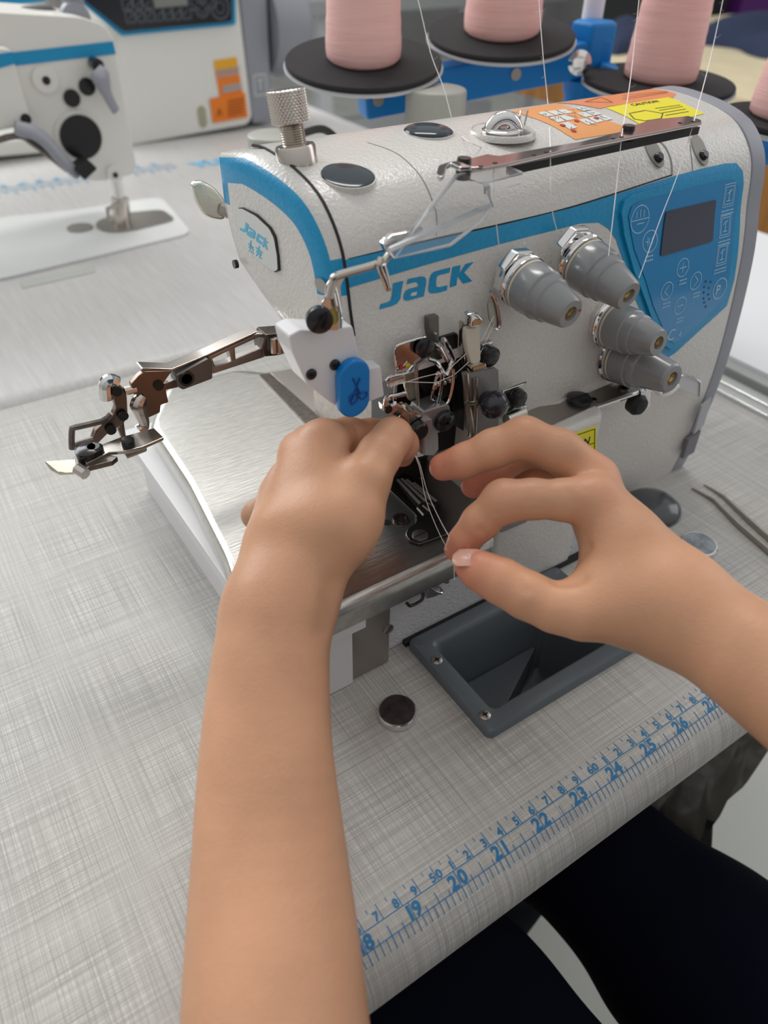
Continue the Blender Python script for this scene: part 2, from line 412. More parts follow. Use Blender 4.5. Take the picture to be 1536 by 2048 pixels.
T = thing('work_table', 'grey linen-patterned sewing table carrying the overlock machine, blue ruler printed along its rounded edge', 'table', (.15, .35, FZ))
table_top(T, 'tabletop', -.75, .60, EY-ER, .632, .030, hole=(.184, .290, .163, .231))
bm = nb()                                            # printed ruler, drawn in (x, -s) and wrapped over the edge
X0 = .0685-18*.0255; IN = .0255; CM = IN/2.54
U, Lw, TE = -.0051, -.0125, -.0176
xa, xb = X0+13*IN, X0+29*IN
line2(bm, (xa, U), (xb, U), .00042); line2(bm, (xa, Lw), (xb, Lw), .0004)
for n in range(13, 29):
    x = X0+n*IN; line2(bm, (x, U), (x, TE-.0006), .00042)
    for k in range(1, 8):
        xx = x+k*IN/8; top = Lw; 
        if k == 4: top = Lw+.0046
        elif k in (2, 6): top = Lw+.0022
        line2(bm, (xx, top), (xx, TE if k != 4 else TE-.0004), .00038)
    s = str(n)
    v, f = text2d(s[0], .0084, .00030); v2, f2 = text2d(s[1], .0084, .00030)
    w = max(p[0] for p in v)
    flat(bm, v, f, lambda a, b, x=x, w=w: (x-.0006-w+a*1.0, Lw+.0006+b)); flat(bm, v2, f2, lambda a, b, x=x: (x+.0005+a, Lw+.0006+b))
for n in range(33, 73):
    x = X0+n*CM; line2(bm, (x, .0021), (x, U), .00040); line2(bm, (x-CM*.5, .0021), (x-CM*.5, .0002), .00036)
    if n % 10: 
        v, f = text2d(str(n % 10), .0056, .00016); w = max(p[0] for p in v)
        flat(bm, v, f, lambda a, b, x=x, w=w: (x-.0007-w+a, U+.0007+b))
    else:
        v, f = text2d(str(n//10), .0056, .00016); w = max(p[0] for p in v)
        flat(bm, v, f, lambda a, b, x=x, w=w: (x-.0005-w+a, U+.0007+b))
        v, f = text2d('0', .0056, .00016); flat(bm, v, f, lambda a, b, x=x: (x+.0004+a, U+.0007+b))
lay(bm, lambda u, v: edge_map(u, -v, .00018), cuts=[-i*.0016 for i in range(0, 16)])
o = obj('printed_ruler', bm, INK, T, normals=False, smooth=False, label='blue centimetre and inch ruler printed on the rounded edge')
for x, y in ((-.68, .45), (-.68, .58), (.54, .45), (.54, .58)):
    bm = nb(); box2(bm, (x-.02, y-.02, FZ), (x+.02, y+.02, -.03)); obj('leg', bm, GFRAME, T, .003)
bm = nb(); box2(bm, (-.68, .38, FZ+.10), (.54, .42, FZ+.14)); obj('crossbar', bm, GFRAME, T, .003)

T2 = thing('rear_table', 'pale work table behind the overlock table, rounded near edge, carrying the white lockstitch machines', 'table', (.1, 1.3, FZ))
LAMB = LAM
# rear table: near edge rolled, top to y=2.3
def rt():
    global EY
    return table_top(T2, 'tabletop', -1.6, .83, .638, 2.3, .03, m=LAM2)
rt()
bm = nb()                                            # its faint ruler and the lettering beside the machine
for i in range(0, 62):
    x = -.35+i*.0127; h = .012 if i % 2 else .022
    line2(bm, (x, 1.247), (x, 1.247-h), .0028)
line2(bm, (-.35, 1.247), (.43, 1.247), .0025); line2(bm, (-.35, 1.262), (.43, 1.262), .0025)
for i in range(30):
    v, f = text2d(str((i+3) % 10), .024, .0008); flat(bm, v, f, lambda a, b, i=i: (-.34+i*.0254+a, 1.264+b))
lay(bm, lambda u, v: Vector((u, v, .0006))); obj('printed_ruler', bm, mat('faded blue ink', (.22, .42, .60), .5), T2, normals=False, smooth=False)
for x, y in ((-1.5, .75), (.78, .75), (-1.5, 2.2), (.78, 2.2)):
    bm = nb(); box2(bm, (x-.02, y-.02, FZ), (x+.02, y+.02, -.03)); obj('leg', bm, GFRAME, T2, .003)
v, f = text2d('YUKUN', .038, .0028); bm = nb(); flat(bm, v, f, lambda a, b: (.455+a*1.0, 1.225+b))
lay(bm, lambda u, v: Vector((u, v, .0006))); obj('printed_lettering', bm, mat('faded blue letters', (.15, .50, .80), .5), T2, normals=False, smooth=False)
bm = nb(); prism(bm, [PZ(40, 565), PZ(190, 532), PZ(190, 545), PZ(45, 578)], (0, 0, .001)); obj('inspection_slot', bm, mat('frosted slot', (.50, .52, .48), .3), T2)

# side table at the right with its rails
T3 = thing('side_table', 'white-topped table beyond the right end of the overlock table', 'table', (.82, .16, FZ))
table_top(T3, 'tabletop', .655, .99, -.3, .62, .05, front=False, m=mat('white worktop', (.74, .74, .75), .4))
bm = nb(); box2(bm, (.64, -.3, -.052), (.656, .62, -.003)); obj('edge_band', bm, mat('grey edge band', (.35, .36, .34), .4), T3, .004)
for x, y in ((.72, -.2), (.95, -.2), (.72, .5), (.95, .5)):
    bm = nb(); box2(bm, (x-.02, y-.02, FZ), (x+.02, y+.02, -.05)); obj('leg', bm, GFRAME, T3, .003)
o = None
bm = nb(); box2(bm, (.583, .10, -.006), (.597, .62, .004)); o = obj('metal_rail', bm, ALU, None, .0015, loc=(.59, .36, 0))
tag(o, 'bright aluminium rail along the right end of the overlock table', 'rail')
bm = nb(); box2(bm, (.612, .10, -.03), (.626, .62, -.004)); o = obj('metal_rail', bm, ALU, None, .0015, loc=(.62, .36, -.03))
tag(o, 'bright metal rail in the gap beside the white-topped side table', 'rail')

# beige table with garment at the upper right
T4 = thing('cutting_table', 'beige-topped table on brown wooden legs at the upper right', 'table', (2.4, 1.35, FZ))
bm = nb(); box2(bm, (1.72, .50, -.022), (3.4, 2.15, .0)); obj('tabletop', bm, BEIGE, T4, .002)
bm = nb(); box2(bm, (1.75, .54, -.12), (3.35, 2.10, -.022)); obj('apron', bm, WOOD, T4, .002)
for x, y in ((1.76, .56), (3.28, .56), (2.5, 2.03), (3.28, 2.03)):
    bm = nb(); box2(bm, (x-.03, y-.03, FZ), (x+.05, y+.05, -.05)); obj('leg', bm, WOOD, T4, .003)
bm = nb(); box2(bm, (1.75, .7, FZ+.05), (1.77, 1.1, -.1)); obj('side_panel', bm, WOOD, T4, .002)

def cloth_heap(name, cx, cy, z0, sx, sy, h, m, seed, loc, res=44, parent=None):
    rnd = random.Random(seed); W_ = [(rnd.uniform(-9, 9), rnd.uniform(3, 16), rnd.uniform(0, 6), rnd.uniform(.25, 1)) for _ in range(9)]
    bm = nb(); g = []
    for i in range(res+1):
        row = []
        for j in range(res+1):
            u = i/res*2-1; v = j/res*2-1; r = math.sqrt(u*u+v*v)
            ww = sum(a*math.sin(fx*u*.6+fy*v*.6+ph) for fx, fy, ph, a in W_)/9
            e = max(0, 1-max(abs(u), abs(v))**3)
            zz = z0+.004+h*(e**.5)*(.65+.8*ww); wob = 1+.09*math.sin(5*math.atan2(v, u)+seed)
            row.append(bm.verts.new((cx+sx*u*wob, cy+sy*v*wob+.01*ww, zz if e > 0 else z0+.001)))
        g.append(row)
    for i in range(res):
        for j in range(res): bm.faces.new((g[i][j], g[i+1][j], g[i+1][j+1], g[i][j+1]))
    lo = [[bm.verts.new((v.co.x, v.co.y, z0+.0005)) for v in row] for row in (g[0], g[-1], [r[0] for r in g], [r[-1] for r in g])]
    for row, b in zip((g[0], g[-1], [r[0] for r in g], [r[-1] for r in g]), lo):
        for k in range(res): bm.faces.new((row[k], row[k+1], b[k+1], b[k]))
    return obj(name, bm, m, parent, ang=80, loc=loc)
c1 = PZ(1500, 100, 0.01); c2 = PZ(1260, 80, .01)
o = cloth_heap('garment', c1.x+.42, c1.y+.02, 0, .42, .24, .085, NAVYC, 3, (c1.x, c1.y, 0)); tag(o, 'rumpled navy garment on the beige table, right of the pink cones', 'garment')
o = cloth_heap('garment', c2.x-.02, c2.y+.02, 0, .17, .15, .07, NAVYC, 8, (c2.x, c2.y, 0)); tag(o, 'smaller rumpled navy cloth on the beige table, left of the slanted pink cone', 'garment')

# dim furniture far behind the spool stand
def bgbox(name, label, cat, a, b, m, bev=.004):
    a = Vector(a); b = Vector(b); bm = nb(); box2(bm, a, b); o = obj(name, bm, m, None, bev, loc=((a.x+b.x)/2, (a.y+b.y)/2, min(a.z, b.z))); tag(o, label, cat); return o
T5 = thing('distant_bench', 'grey bench on pale legs far behind the spool stand', 'bench', (1.9, 3.35, FZ))
bm = nb(); box2(bm, (.95, 3.0, -.03), (3.0, 3.7, .02)); obj('bench_top', bm, mat('grey bench top', (.40, .42, .42), .5), T5, .004)
for x, y in ((1.05, 3.1), (1.75, 3.1), (2.9, 3.1), (1.05, 3.6), (2.9, 3.6)):
    bm = nb(); box2(bm, (x-.03, y-.03, FZ), (x+.03, y+.03, -.03)); obj('leg', bm, POLE, T5, .003)
bm = nb(); box2(bm, (1.05, 3.35, FZ+.2), (2.9, 3.4, FZ+.26)); obj('crossbar', bm, POLE, T5, .003)
bgbox('storage_box', 'dark blue box on the distant grey bench', 'box', (1.6, 3.1, .021), (2.4, 3.5, .26), mat('dark blue box card', (.05, .06, .11), .6))
bgbox('storage_crate', 'grey crate standing on the floor behind the spool stand', 'crate', (1.05, 1.6, FZ+.001), (1.5, 2.0, FZ+.42), mat('mid grey crate', (.17, .17, .17), .6))
bgbox('storage_crate', 'pale grey crate on the floor beside the dark grey crate', 'crate', (1.2, 2.1, FZ+.001), (1.62, 2.5, FZ+.36), mat('pale grey crate', (.42, .44, .46), .6))
bgbox('storage_bin', 'purple bin behind the beige table at the top right corner', 'bin', (3.3, 2.3, FZ+.001), (3.6, 2.6, .25), mat('purple bin plastic', (.12, .02, .20), .5))
bgbox('storage_bin', 'black bin beside the purple bin behind the beige table', 'bin', (2.75, 2.3, FZ+.001), (3.2, 2.6, .2), BLACKR)
bgbox('storage_cabinet', 'light grey cabinet behind the beige table at the right edge', 'cabinet', (3.7, 2.2, FZ+.001), (4.6, 2.9, .7), mat('light grey cabinet', (.40, .40, .38), .6))

# ------------------------------------------------------------------ tray let into the table
TR = thing('pocket_tray', 'slate grey recessed tray screwed into the table in front of the overlock machine', 'tray', (.237, .197, 0))
def rrect(x0, x1, y0, y1, r, z, n=6):
    out = []
    for cx, cy, a0 in ((x1-r, y1-r, 0), (x0+r, y1-r, 90), (x0+r, y0+r, 180), (x1-r, y0+r, 270)):
        for k in range(n+1):
            a = math.radians(a0+90*k/n); out.append((cx+r*math.cos(a), cy+r*math.sin(a), z))
    return out
bm = nb(); rings = []
for ins, z, r in ((0, .0003, .004), (0, .0045, .004), (.0012, .0062, .004), (.0095, .0062, .004), (.0115, .0048, .004), (.013, .001, .005), (.0155, -.020, .006), (.019, -.066, .008), (.026, -.072, .008)):
    rings.append([bm.verts.new(p) for p in rrect(.177+ins, .297-ins, .157+ins, .2335-ins*.9, r, z)])
for A, B in zip(rings, rings[1:]):
    for i in range(len(A)): bm.faces.new((A[i], A[(i+1) % len(A)], B[(i+1) % len(A)], B[i]))
bm.faces.new(rings[-1])
obj('tray_body', bm, TRAY, TR, ang=50)
bm = nb(); prism(bm, [(.203, .185, -.0715), (.215, .185, -.0715), (.270, .214, -.0715), (.270, .2165, -.0715), (.21, .2165, -.0715)], (0, 0, .030)); obj('inner_step', bm, TRAY, TR, .0015)
for px, py in ((874, 1320), (970, 1430)):
    p = PZ(px, py, .0062); cross_screw(TR, (p.x, p.y, .0055), (0, 0, 1), .0034, STEELF, h=.0013)
for px, py in ((1235, 1250),):
    p = Vector((.2895, .163, 0)); cross_screw(TR, (p.x, p.y, .0055), (0, 0, 1), .0034, STEELF, h=.0013)

# ------------------------------------------------------------------ small things on the table
def round_magnet(px, py, r, h, label, mt):
    p = PZ(px, py, h); o = thing('round_magnet', label, 'magnet', (p.x, p.y, 0), None)
    bm = nb(); lathe(bm, [(0, .0002), (r*.95, .0002), (r, h*.12), (r, h*.82), (r*.95, h), (r*.90, h), (0, h)], (p.x, p.y, 0), (0, 0, 1), 48); obj('rim', bm, CHROME, o, ang=40)
    bm = nb(); lathe(bm, [(0, h), (r*.89, h), (r*.88, h+.0004), (0, h+.0004)], (p.x, p.y, 0), (0, 0, 1), 48); obj('face', bm, mt, o, ang=40)
round_magnet(795, 1420, .0108, .0045, 'dark-faced round steel magnet lying in front of the machine, left of the tray', mat('dark magnet face', (.07, .055, .055), .28, .6, noise=(200, .3)))
round_magnet(1399, 1086, .0125, .0040, 'grey-faced round steel magnet on the table right of the right wrist', mat('grey magnet face', (.30, .33, .36), .3, .8, noise=(150, .35)))
p = PZ(1305, 1012, .004)
bm = nb(); lathe(bm, [(0, .0), (.0205, .0), (.021, .002), (.020, .005), (.016, .0085), (.010, .0105), (0, .0112)], (p.x, p.y, 0), (0, 0, 1), 48)
o = obj('rubber_cap', bm, mat('glossy dark grey rubber', (.06, .065, .072), .2, coat=.4), None, ang=60, loc=(p.x, p.y, 0)); tag(o, 'glossy dark grey domed cap on the table at the lower right corner of the machine', 'cap')
# tweezers
TW = thing('tweezers', 'steel tweezers with fine bent tips lying open on the table at the right', 'tweezers', PZ(1500, 1060, 0))
def arm(a):
    P = [PZ(x, y, z) for x, y, z in a]; w = [.0009, .0018, .003, .0042, .0046, .0046]; bm = nb(); rings = []
    for i, q in enumerate(P):
        d = (P[min(i+1, len(P)-1)]-P[max(0, i-1)]).normalized(); s = d.cross(Vector((0, 0, 1))).normalized(); ww = w[min(i, 5)]
        rings.append([bm.verts.new(q+s*.0007*c+Vector((0, 0, e*ww))) for c, e in ((-1, 0), (1, 0), (1, 1), (-1, 1))])
    for A, B in zip(rings, rings[1:]):
        for k in range(4): bm.faces.new((A[k], A[(k+1) % 4], B[(k+1) % 4], B[k]))
    bm.faces.new(rings[0]); bm.faces.new(rings[-1]); obj('arm', bm, STEELF, TW, .0002)
arm([(1384, 977, .0003), (1402, 988, .0003), (1426, 1003, .0003), (1475, 1055, .0003), (1540, 1112, .0003), (1650, 1195, .0003)])
arm([(1408, 970, .0003), (1425, 981, .0003), (1446, 996, .0003), (1490, 1040, .0003), (1545, 1090, .0003), (1650, 1190, .0003)])

# lint specks
# cloth hanging below the table edge at the right
def hang(name, pts_l, pts_r, m, label):
    bm = nb(); n = len(pts_l); g = []; rnd = random.Random(5)
    for i in range(n):
        row = []
        for j in range(17):
            t = j/16; p = pts_l[i].lerp(pts_r[i], t)
            p = p+Vector((.5, .5, -.3))*(.014*math.sin(t*9+i*1.3)+.008*math.sin(t*21+i*2.1))*(.5+i/n); row.append(p)
        g.append(row)
    F = [[bm.verts.new(p) for p in r] for r in g]; B = [[bm.verts.new(p+Vector((.6, .6, -.35))*(.05*math.sin(PI*(j+.5)/17)+.006)) for j, p in enumerate(r)] for r in g]
    for S in (F, B):
        for i in range(n-1):
            for j in range(16): bm.faces.new((S[i][j], S[i+1][j], S[i+1][j+1], S[i][j+1]))
    for j in range(16):
        bm.faces.new((F[0][j], F[0][j+1], B[0][j+1], B[0][j])); bm.faces.new((F[-1][j], F[-1][j+1], B[-1][j+1], B[-1][j]))
    for i in range(n-1):
        bm.faces.new((F[i][0], F[i+1][0], B[i+1][0], B[i][0])); bm.faces.new((F[i][-1], F[i+1][-1], B[i+1][-1], B[i][-1]))
    o = obj(name, bm, m, None, ang=80, loc=(pts_l[-1].lerp(pts_r[-1], .5)))
    tag(o, label, 'bag'); return o
BD = .60
hang('cloth_bag', [PD(1300, 1470, BD), PD(1270, 1540, BD), PD(1255, 1590, BD), PD(1250, 1650, BD), PD(1280, 1700, BD), PD(1320, 1760, BD)],
     [PD(1560, 1400, BD), PD(1535, 1480, BD), PD(1492, 1550, BD), PD(1460, 1610, BD), PD(1430, 1650, BD), PD(1424, 1740, BD)], BAGM, 'dark olive wrinkled bag hanging under the right end of the table edge')
# ================================================================== the overlock machine
OM = thing('overlock_machine', 'white and blue four-thread overlock sewing machine standing on the linen-patterned table', 'sewing machine', (.27, .33, 0))
PR = [(.267, 0), (.264, .02), (.262, .045), (.260, .09), (.262, .13), (.266, .165), (.270, .185), (.274, .20), (.277, .215), (.281, .226), (.289, .236), (.300, .2435), (.316, .248), (.335, .2503), (.353, .2508), (.366, .2485), (.375, .241), (.378, .228), (.378, 0)]
_p = cr([(0, a, b) for a, b in PR[:-1]], 5); PROF = [(v.y, v.z) for v in _p]       # dense front-to-top profile
SL = [0.0]
for a, b in zip(PROF, PROF[1:]): SL.append(SL[-1]+math.hypot(b[0]-a[0], b[1]-a[1]))
def surf(x, s, off=0.0):
    i = 0
    while i < len(SL)-2 and SL[i+1] < s: i += 1
    t = (s-SL[i])/(SL[i+1]-SL[i]); a, b = PROF[i], PROF[i+1]; y = a[0]+(b[0]-a[0])*t; z = a[1]+(b[1]-a[1])*t
    dy, dz = b[0]-a[0], b[1]-a[1]; l = math.hypot(dy, dz); return Vector((x, y-dz/l*off, z+dy/l*off))
def PS(px, py):
    """pixel -> (x, s) on the housing"""
    d = ray(px, py); best = None
    for i in range(len(PROF)-1):
        (y0, z0), (y1, z1) = PROF[i], PROF[i+1]
        A = np.array([[d[1], -(y1-y0)], [d[2], -(z1-z0)]]); 
        if abs(np.linalg.det(A)) < 1e-12: continue
        t, w = np.linalg.solve(A, np.array([y0-CP[1], z0-CP[2]]))
        if -1e-6 <= w <= 1+1e-6 and t > 0 and (best is None or t < best[0]): best = (t, CP[0]+d[0]*t, SL[i]+w*(SL[i+1]-SL[i]))
    if best is None:                                     # ray just misses the crest
        b = PY(px, py, .353); return (b.x, SL[-14])
    return best[1], best[2]
def P3(px, py, off=0.0): return surf(*PS(px, py), off)
def art(name, m, parent, off, build, label=None):
    bm = nb(); build(bm); lay(bm, lambda u, v: surf(u, v, off), cuts=SL); return obj(name, bm, m, parent, normals=False, ang=60, label=label)
def pp(pts): return [PS(*p) for p in pts]

# housing: right column down to the table, head overhanging at the left
def extrude_prof(bm, prof, x0, x1):
    a = [bm.verts.new((x0, y, z)) for y, z in prof]; b = [bm.verts.new((x1, y, z)) for y, z in prof]; n = len(prof)
    for i in range(n): bm.faces.new((a[i], a[(i+1) % n], b[(i+1) % n], b[i]))
    bm.faces.new(a); bm.faces.new(list(reversed(b)))
HEADZ = .163
hp = [p for p in PROF if p[1] > HEADZ and p[0] < .37]
headp = [(.2655, HEADZ)]+[p for p in PROF if p[1] > HEADZ and not (p[0] > .37 and p[1] < .232)]+[(.376, .215), (.366, .196), (.345, .184), (.315, .170), (.300, HEADZ)]
bm = nb(); extrude_prof(bm, headp, .1655, .236); obj('head_housing', bm, WHITE, OM, ang=40)
bm = nb(); extrude_prof(bm, PROF+[(.378, 0.)], .236, .452); hs = obj('main_housing', bm, WHITE, OM, ang=40)
endp = [(y-.0006 if y < .3 else y, z+(.0006 if z > .2 else 0)) for y, z in PROF]+[(.378, 0.)]
bm = nb(); extrude_prof(bm, endp, .452, .4655); obj('end_cover', bm, GTRIM, OM, .0012, ang=40)
# seams
def seam(name, pts, w, m=BLACKR, par=None, off=.00012):
    q = [PS(*p) for p in pts]
    def b(bm):
        P = cr([(u, v, 0) for u, v in q], 6)
        for i in range(len(P)-1): line2(bm, P[i].xy, P[i+1].xy, w)
    return art(name, m, par or OM, off, b)
xs = .1655
bm = nb()
P = [surf(xs-.0003, s, .0001) for s in np.linspace(SL[-1]*0+next(s for s, p in zip(SL, PROF) if p[1] > .187), SL[-12], 40)]
tube(bm, P, .00075, 6); obj('seam_gasket', bm, BLACKR, OM)
seam('cover_seam', [(735, 285), (790, 305), (835, 345), (862, 395), (872, 430), (872, 472)], .0006, mat('seam shadow grey', (.25, .24, .22), .6))
seam('cover_seam', [(696, 519), (850, 482), (1000, 449), (1150, 412), (1344, 350)], .0008, BLACKR)
seam('cover_seam', [(1300, 275), (1325, 288), (1340, 315), (1344, 350)], .0014, mat('seam shadow grey', (.25, .24, .22), .6))
seam('cover_seam', [(1385, 350), (1382, 310), (1380, 290)], .0007, mat('seam shadow grey', (.25, .24, .22), .6))

# blue stripe and control panel on the front
stripe = [(690, 520), (850, 484), (1000, 451), (1150, 414), (1345, 353), (1400, 338), (1450, 327), (1472, 326), (1485, 342), (1487, 366), (1480, 430), (1468, 560), (1453, 612), (1400, 660), (1350, 706), (1337, 714), (1320, 703), (1296, 660), (1262, 580), (1245, 520), (1232, 480), (1217, 458), (1197, 445), (1160, 447), (1000, 488), (850, 530), (692, 577)]
def b(bm):
    q = pp(stripe); q[0] = (.1655, q[0][1]); q[-1] = (.1655, q[-1][1]); poly2(bm, q)
art('blue_stripe', BLUE, OM, .00022, b)
pan = [(1237, 425), (1243, 402), (1266, 388), (1350, 366), (1440, 345), (1464, 343), (1476, 356), (1478, 380), (1466, 480), (1458, 560), (1447, 603), (1400, 648), (1352, 690), (1337, 697), (1322, 688), (1300, 640), (1262, 540), (1243, 470)]
def slab(name, pts, m, parent, base, h, bevel=0.):
    q = pp(pts); bm = nb(); poly2(bm, q)
    bmesh.ops.triangulate(bm, faces=bm.faces[:])
    for c in SL[::3]:
        bmesh.ops.bisect_plane(bm, geom=bm.verts[:]+bm.edges[:]+bm.faces[:], plane_co=(0, c, 0), plane_no=(0, 1, 0))
    ext = bmesh.ops.extrude_face_region(bm, geom=bm.faces[:]); top = {v for v in ext['geom'] if isinstance(v, bmesh.types.BMVert)}
    for v in bm.verts: v.co = surf(v.co.x, v.co.y, h if v in top else base)
    bmesh.ops.recalc_face_normals(bm, faces=bm.faces[:])
    return obj(name, bm, m, parent, ang=30)
cp = slab('control_panel', pan, BLUE, OM, .0002, .0022)
mem = [(1250, 432), (1256, 413), (1274, 402), (1350, 383), (1440, 360), (1460, 359), (1470, 372), (1470, 390), (1458, 480), (1450, 560), (1440, 598), (1400, 636), (1352, 678), (1340, 683), (1328, 674), (1300, 610), (1262, 500)]
mb = slab('membrane', mem, BLUEM, cp, .0023, .0027)
slab('display', rounded([(1323, 422), (1423, 398), (1416, 482), (1312, 512)], 5, 3), LCD, cp, .0027, .0034)
def ringart(cx, cy, r, extra=(), nm='button', w=.00045, sy=1.):
    u, v = PS(cx, cy)
    def b(bm):
        ring2(bm, (u, v), r, w)
        for e in extra: line2(bm, (u+e[0]*r, v+e[1]*r), (u+e[2]*r, v+e[3]*r), w)
    return art(nm, LINK, cp, .00285, b)
ringart(1272, 438, .0072, ((-1, 0, 1, 0), (-.4, .15, -.4, .6), (0, .15, 0, .7), (.4, .15, .4, .6), (-.3, -.3, .5, -.3)), 'button')
ringart(1292, 482, .0060, ((-.3, -.4, -.3, .4), (-.3, 0, -.6, 0), (-.1, -.3, -.1, .3), (.3, -.3, .3, .3)), 'button')
ringart(1358, 534, .0052, ((-.6, 0, .6, 0), (0, -.6, 0, .6)), 'button')
ringart(1326, 580, .0052, ((.3, .6, -.4, 0), (-.4, 0, .3, -.6)), 'button')
ringart(1384, 560, .0052, ((-.3, .6, .4, 0), (.4, 0, -.3, -.6)), 'button')
ringart(1353, 609, .0052, ((-.6, 0, .6, 0),), 'button')
ringart(1432, 575, .0064, (), 'button', .0006)
def word(s, px, py, size, m=LINK, parent=None, off=.0029, nm='lettering', bold=0., shear=0., sx=1.):
    u0, v0 = PS(px, py); v, f = text2d(s, size, bold)
    return art(nm, m, parent or cp, off, lambda bm: flat(bm, v, f, lambda a, b: (u0+a*sx+b*shear, v0+b)))
word('P', 1422, 588, .0085, bold=.0001)
word('C', 1325, 681, .0105); word('4', 1348, 672, .0058)
for cx, cy in ((1450, 390), (1442, 452), (1436, 508)):
    u, v = PS(cx, cy)
    def b(bm, u=u, v=v):
        for k in (1.0, .78):
            a, c = .0048*k, .0062*k
            for p, q in (((-a, -c), (a, -c)), ((a, -c), (a, c)), ((a, c), (-a, c)), ((-a, c), (-a, -c))): line2(bm, (u+p[0], v+p[1]), (u+q[0], v+q[1]), .0004)
        line2(bm, (u, v-.003), (u, v+.003), .0006); line2(bm, (u-.002, v-.003), (u+.002, v-.003), .0005); line2(bm, (u-.002, v+.001), (u+.0025, v+.003), .0005)
    art('icon', LINK, cp, .0029, b)
    for kk in (0, 1):
        art('icon_caption', LINK, cp, .0029, lambda bm: [line2(bm, (u-.0055+i*.0017, v-.0085-kk*.002), (u-.0055+i*.0017+.0012, v-.0085-kk*.002), .0008) for i in range(7)])
for cx, cy in ((1290, 512), (1358, 558), (1325, 604), (1385, 584), (1352, 634)):
    u, v = PS(cx, cy); art('button_caption', LINK, cp, .0029, lambda bm: [line2(bm, (u-.003+i*.0017, v-j*.0022), (u-.003+i*.0017+.0012, v-j*.0022), .0009) for i in range(4) for j in range(2)])
def b(bm):
    for cx, cy in ((1404, 561), (1414, 562), (1401, 572), (1410, 574), (1400, 583), (1409, 587), (1400, 595), (1411, 596), (1401, 603), (1404, 611)): disc2(bm, PS(cx, cy), .0007, 10)
art('speaker_hole', BLINK, cp, .0029, b)

# lettering on the front, drawn stroke by stroke
def logo(fm, m, parent, name, fb):
    J = [(.305, 1.0), (.50, 1.0), (.50, .18), (.44, .02), (.30, -.10), (.16, -.16), (-.26, -.16), (-.26, .04), (.14, .04), (.25, .09), (.305, .22)]
    return J
LG = []                                                # glyph outlines traced from the lettering (pixels)
LG.append([(784, 572), (800, 568), (803, 596), (798, 603), (788, 609), (776, 611), (758, 618), (760, 606), (776, 602), (784, 597), (786, 590)])
def cL(x, y, sc=1/3.657, ox=640, oy=420): return (ox+x*sc, oy+y*sc)
LG = [[cL(*p) for p in g] for g in (
    [(533, 535), (608, 518), (594, 590), (586, 650), (560, 685), (520, 703), (432, 727), (440, 688), (492, 675), (515, 658), (524, 625)],
    [(640, 505), (735, 485), (765, 490), (776, 508), (775, 540), (757, 632), (728, 638), (645, 662), (618, 660), (608, 645), (612, 615), (625, 590), (650, 577), (715, 560), (716, 540), (708, 528), (690, 527), (632, 543)],
    [(832, 452), (862, 442), (952, 420), (945, 458), (870, 475), (853, 485), (850, 505), (847, 550), (855, 563), (875, 563), (932, 550), (925, 588), (850, 607), (810, 610), (795, 600), (790, 580), (800, 500), (812, 470)],
    [(968, 416), (1027, 402), (1018, 462), (1065, 388+5), (1122, 380), (1052, 458), (1112, 520), (1045, 538), (1003, 482), (996, 552), (946, 566)])]
for g in LG:
    art('front_lettering', BLUE, OM, .00025, lambda bm: poly2(bm, pp(g)))
art('front_lettering_counter', WHITE, OM, .00030, lambda bm: poly2(bm, pp([cL(*p) for p in ((668, 605), (708, 595), (702, 622), (668, 630), (660, 622))])))

# ---- left side cover: rings inset from the housing profile
side = [p for p in PROF if p[1] > .188 and p[0] < .352]
side = side[::2]; IC = len(side); side = side+[(.3765, .2455), (.3765, .222), (.372, .206), (.366, .193), (.345, .182), (.320, .171), (.300, .166), (.284, .168), (.274, .178)]
def inset(poly, d):
    n = len(poly); out = []
    for i in range(n):
        a = Vector(poly[i-1]); b = Vector(poly[i]); c = Vector(poly[(i+1) % n])
        t1 = (b-a).normalized(); t2 = (c-b).normalized(); nn = (Vector((t1.y, -t1.x))+Vector((t2.y, -t2.x))).normalized()
        out.append(b+nn*d/max(.6, nn.dot(Vector((t1.y, -t1.x)))))
    return out
bm = nb(); RG = []; levels = [(0, .1650), (.0007, .1625), (.0024, .1604), (.0055, .1590), (.0095, .1582), (.0135, .1578), (.0152, .1577)]
for d, x in levels: RG.append([bm.verts.new((x+(q[0]-.275)*(-.09 if d > .0005 else 0), q[0], q[1])) for q in inset(side, d)])
n = len(side); iz = [q for q in side]
for k in range(len(RG)-1):
    for i in range(n):
        f = bm.faces.new((RG[k][i], RG[k][(i+1) % n], RG[k+1][(i+1) % n], RG[k+1][i]))
        zmid = (side[i][1]+side[(i+1) % n][1])/2
        band = 2 <= k <= 4 and zmid > .2085 and i <= IC
        corner = k < 2 and .2085 < zmid < .222 and side[i][0] < .29
        f.material_index = 1 if (band or corner) else 0
bm.faces.new(RG[-1]); bm.faces.new(list(reversed(RG[0])))
obj('side_cover', bm, [WHITE, BLUE], OM, ang=50)
def SX(px, py, off=0.0):
    b = PX(px, py, .154)
    for _ in range(4): b = PX(px, py, .1576-(b.y-.275)*.09-off)
    return b
def sideart(name, m, px_pts, parent, off, th=.0004):
    bm = nb(); prism(bm, [SX(*p, off) for p in px_pts], (th, 0, 0)); return obj(name, bm, m, parent)
zc = lambda x, y: (380+x/3.2, 140+y/3.2)
badge = sideart('side_badge', mat('badge silver', (.60, .61, .58), .25, .3, coat=.4), rounded([zc(303, 890), zc(330, 886), zc(420, 935), zc(505, 1015), zc(535, 1075), zc(555, 1190), zc(560, 1280), zc(535, 1290), zc(455, 1235), zc(360, 1140), zc(312, 1000)], 5, 3), OM, .0009, .0012)
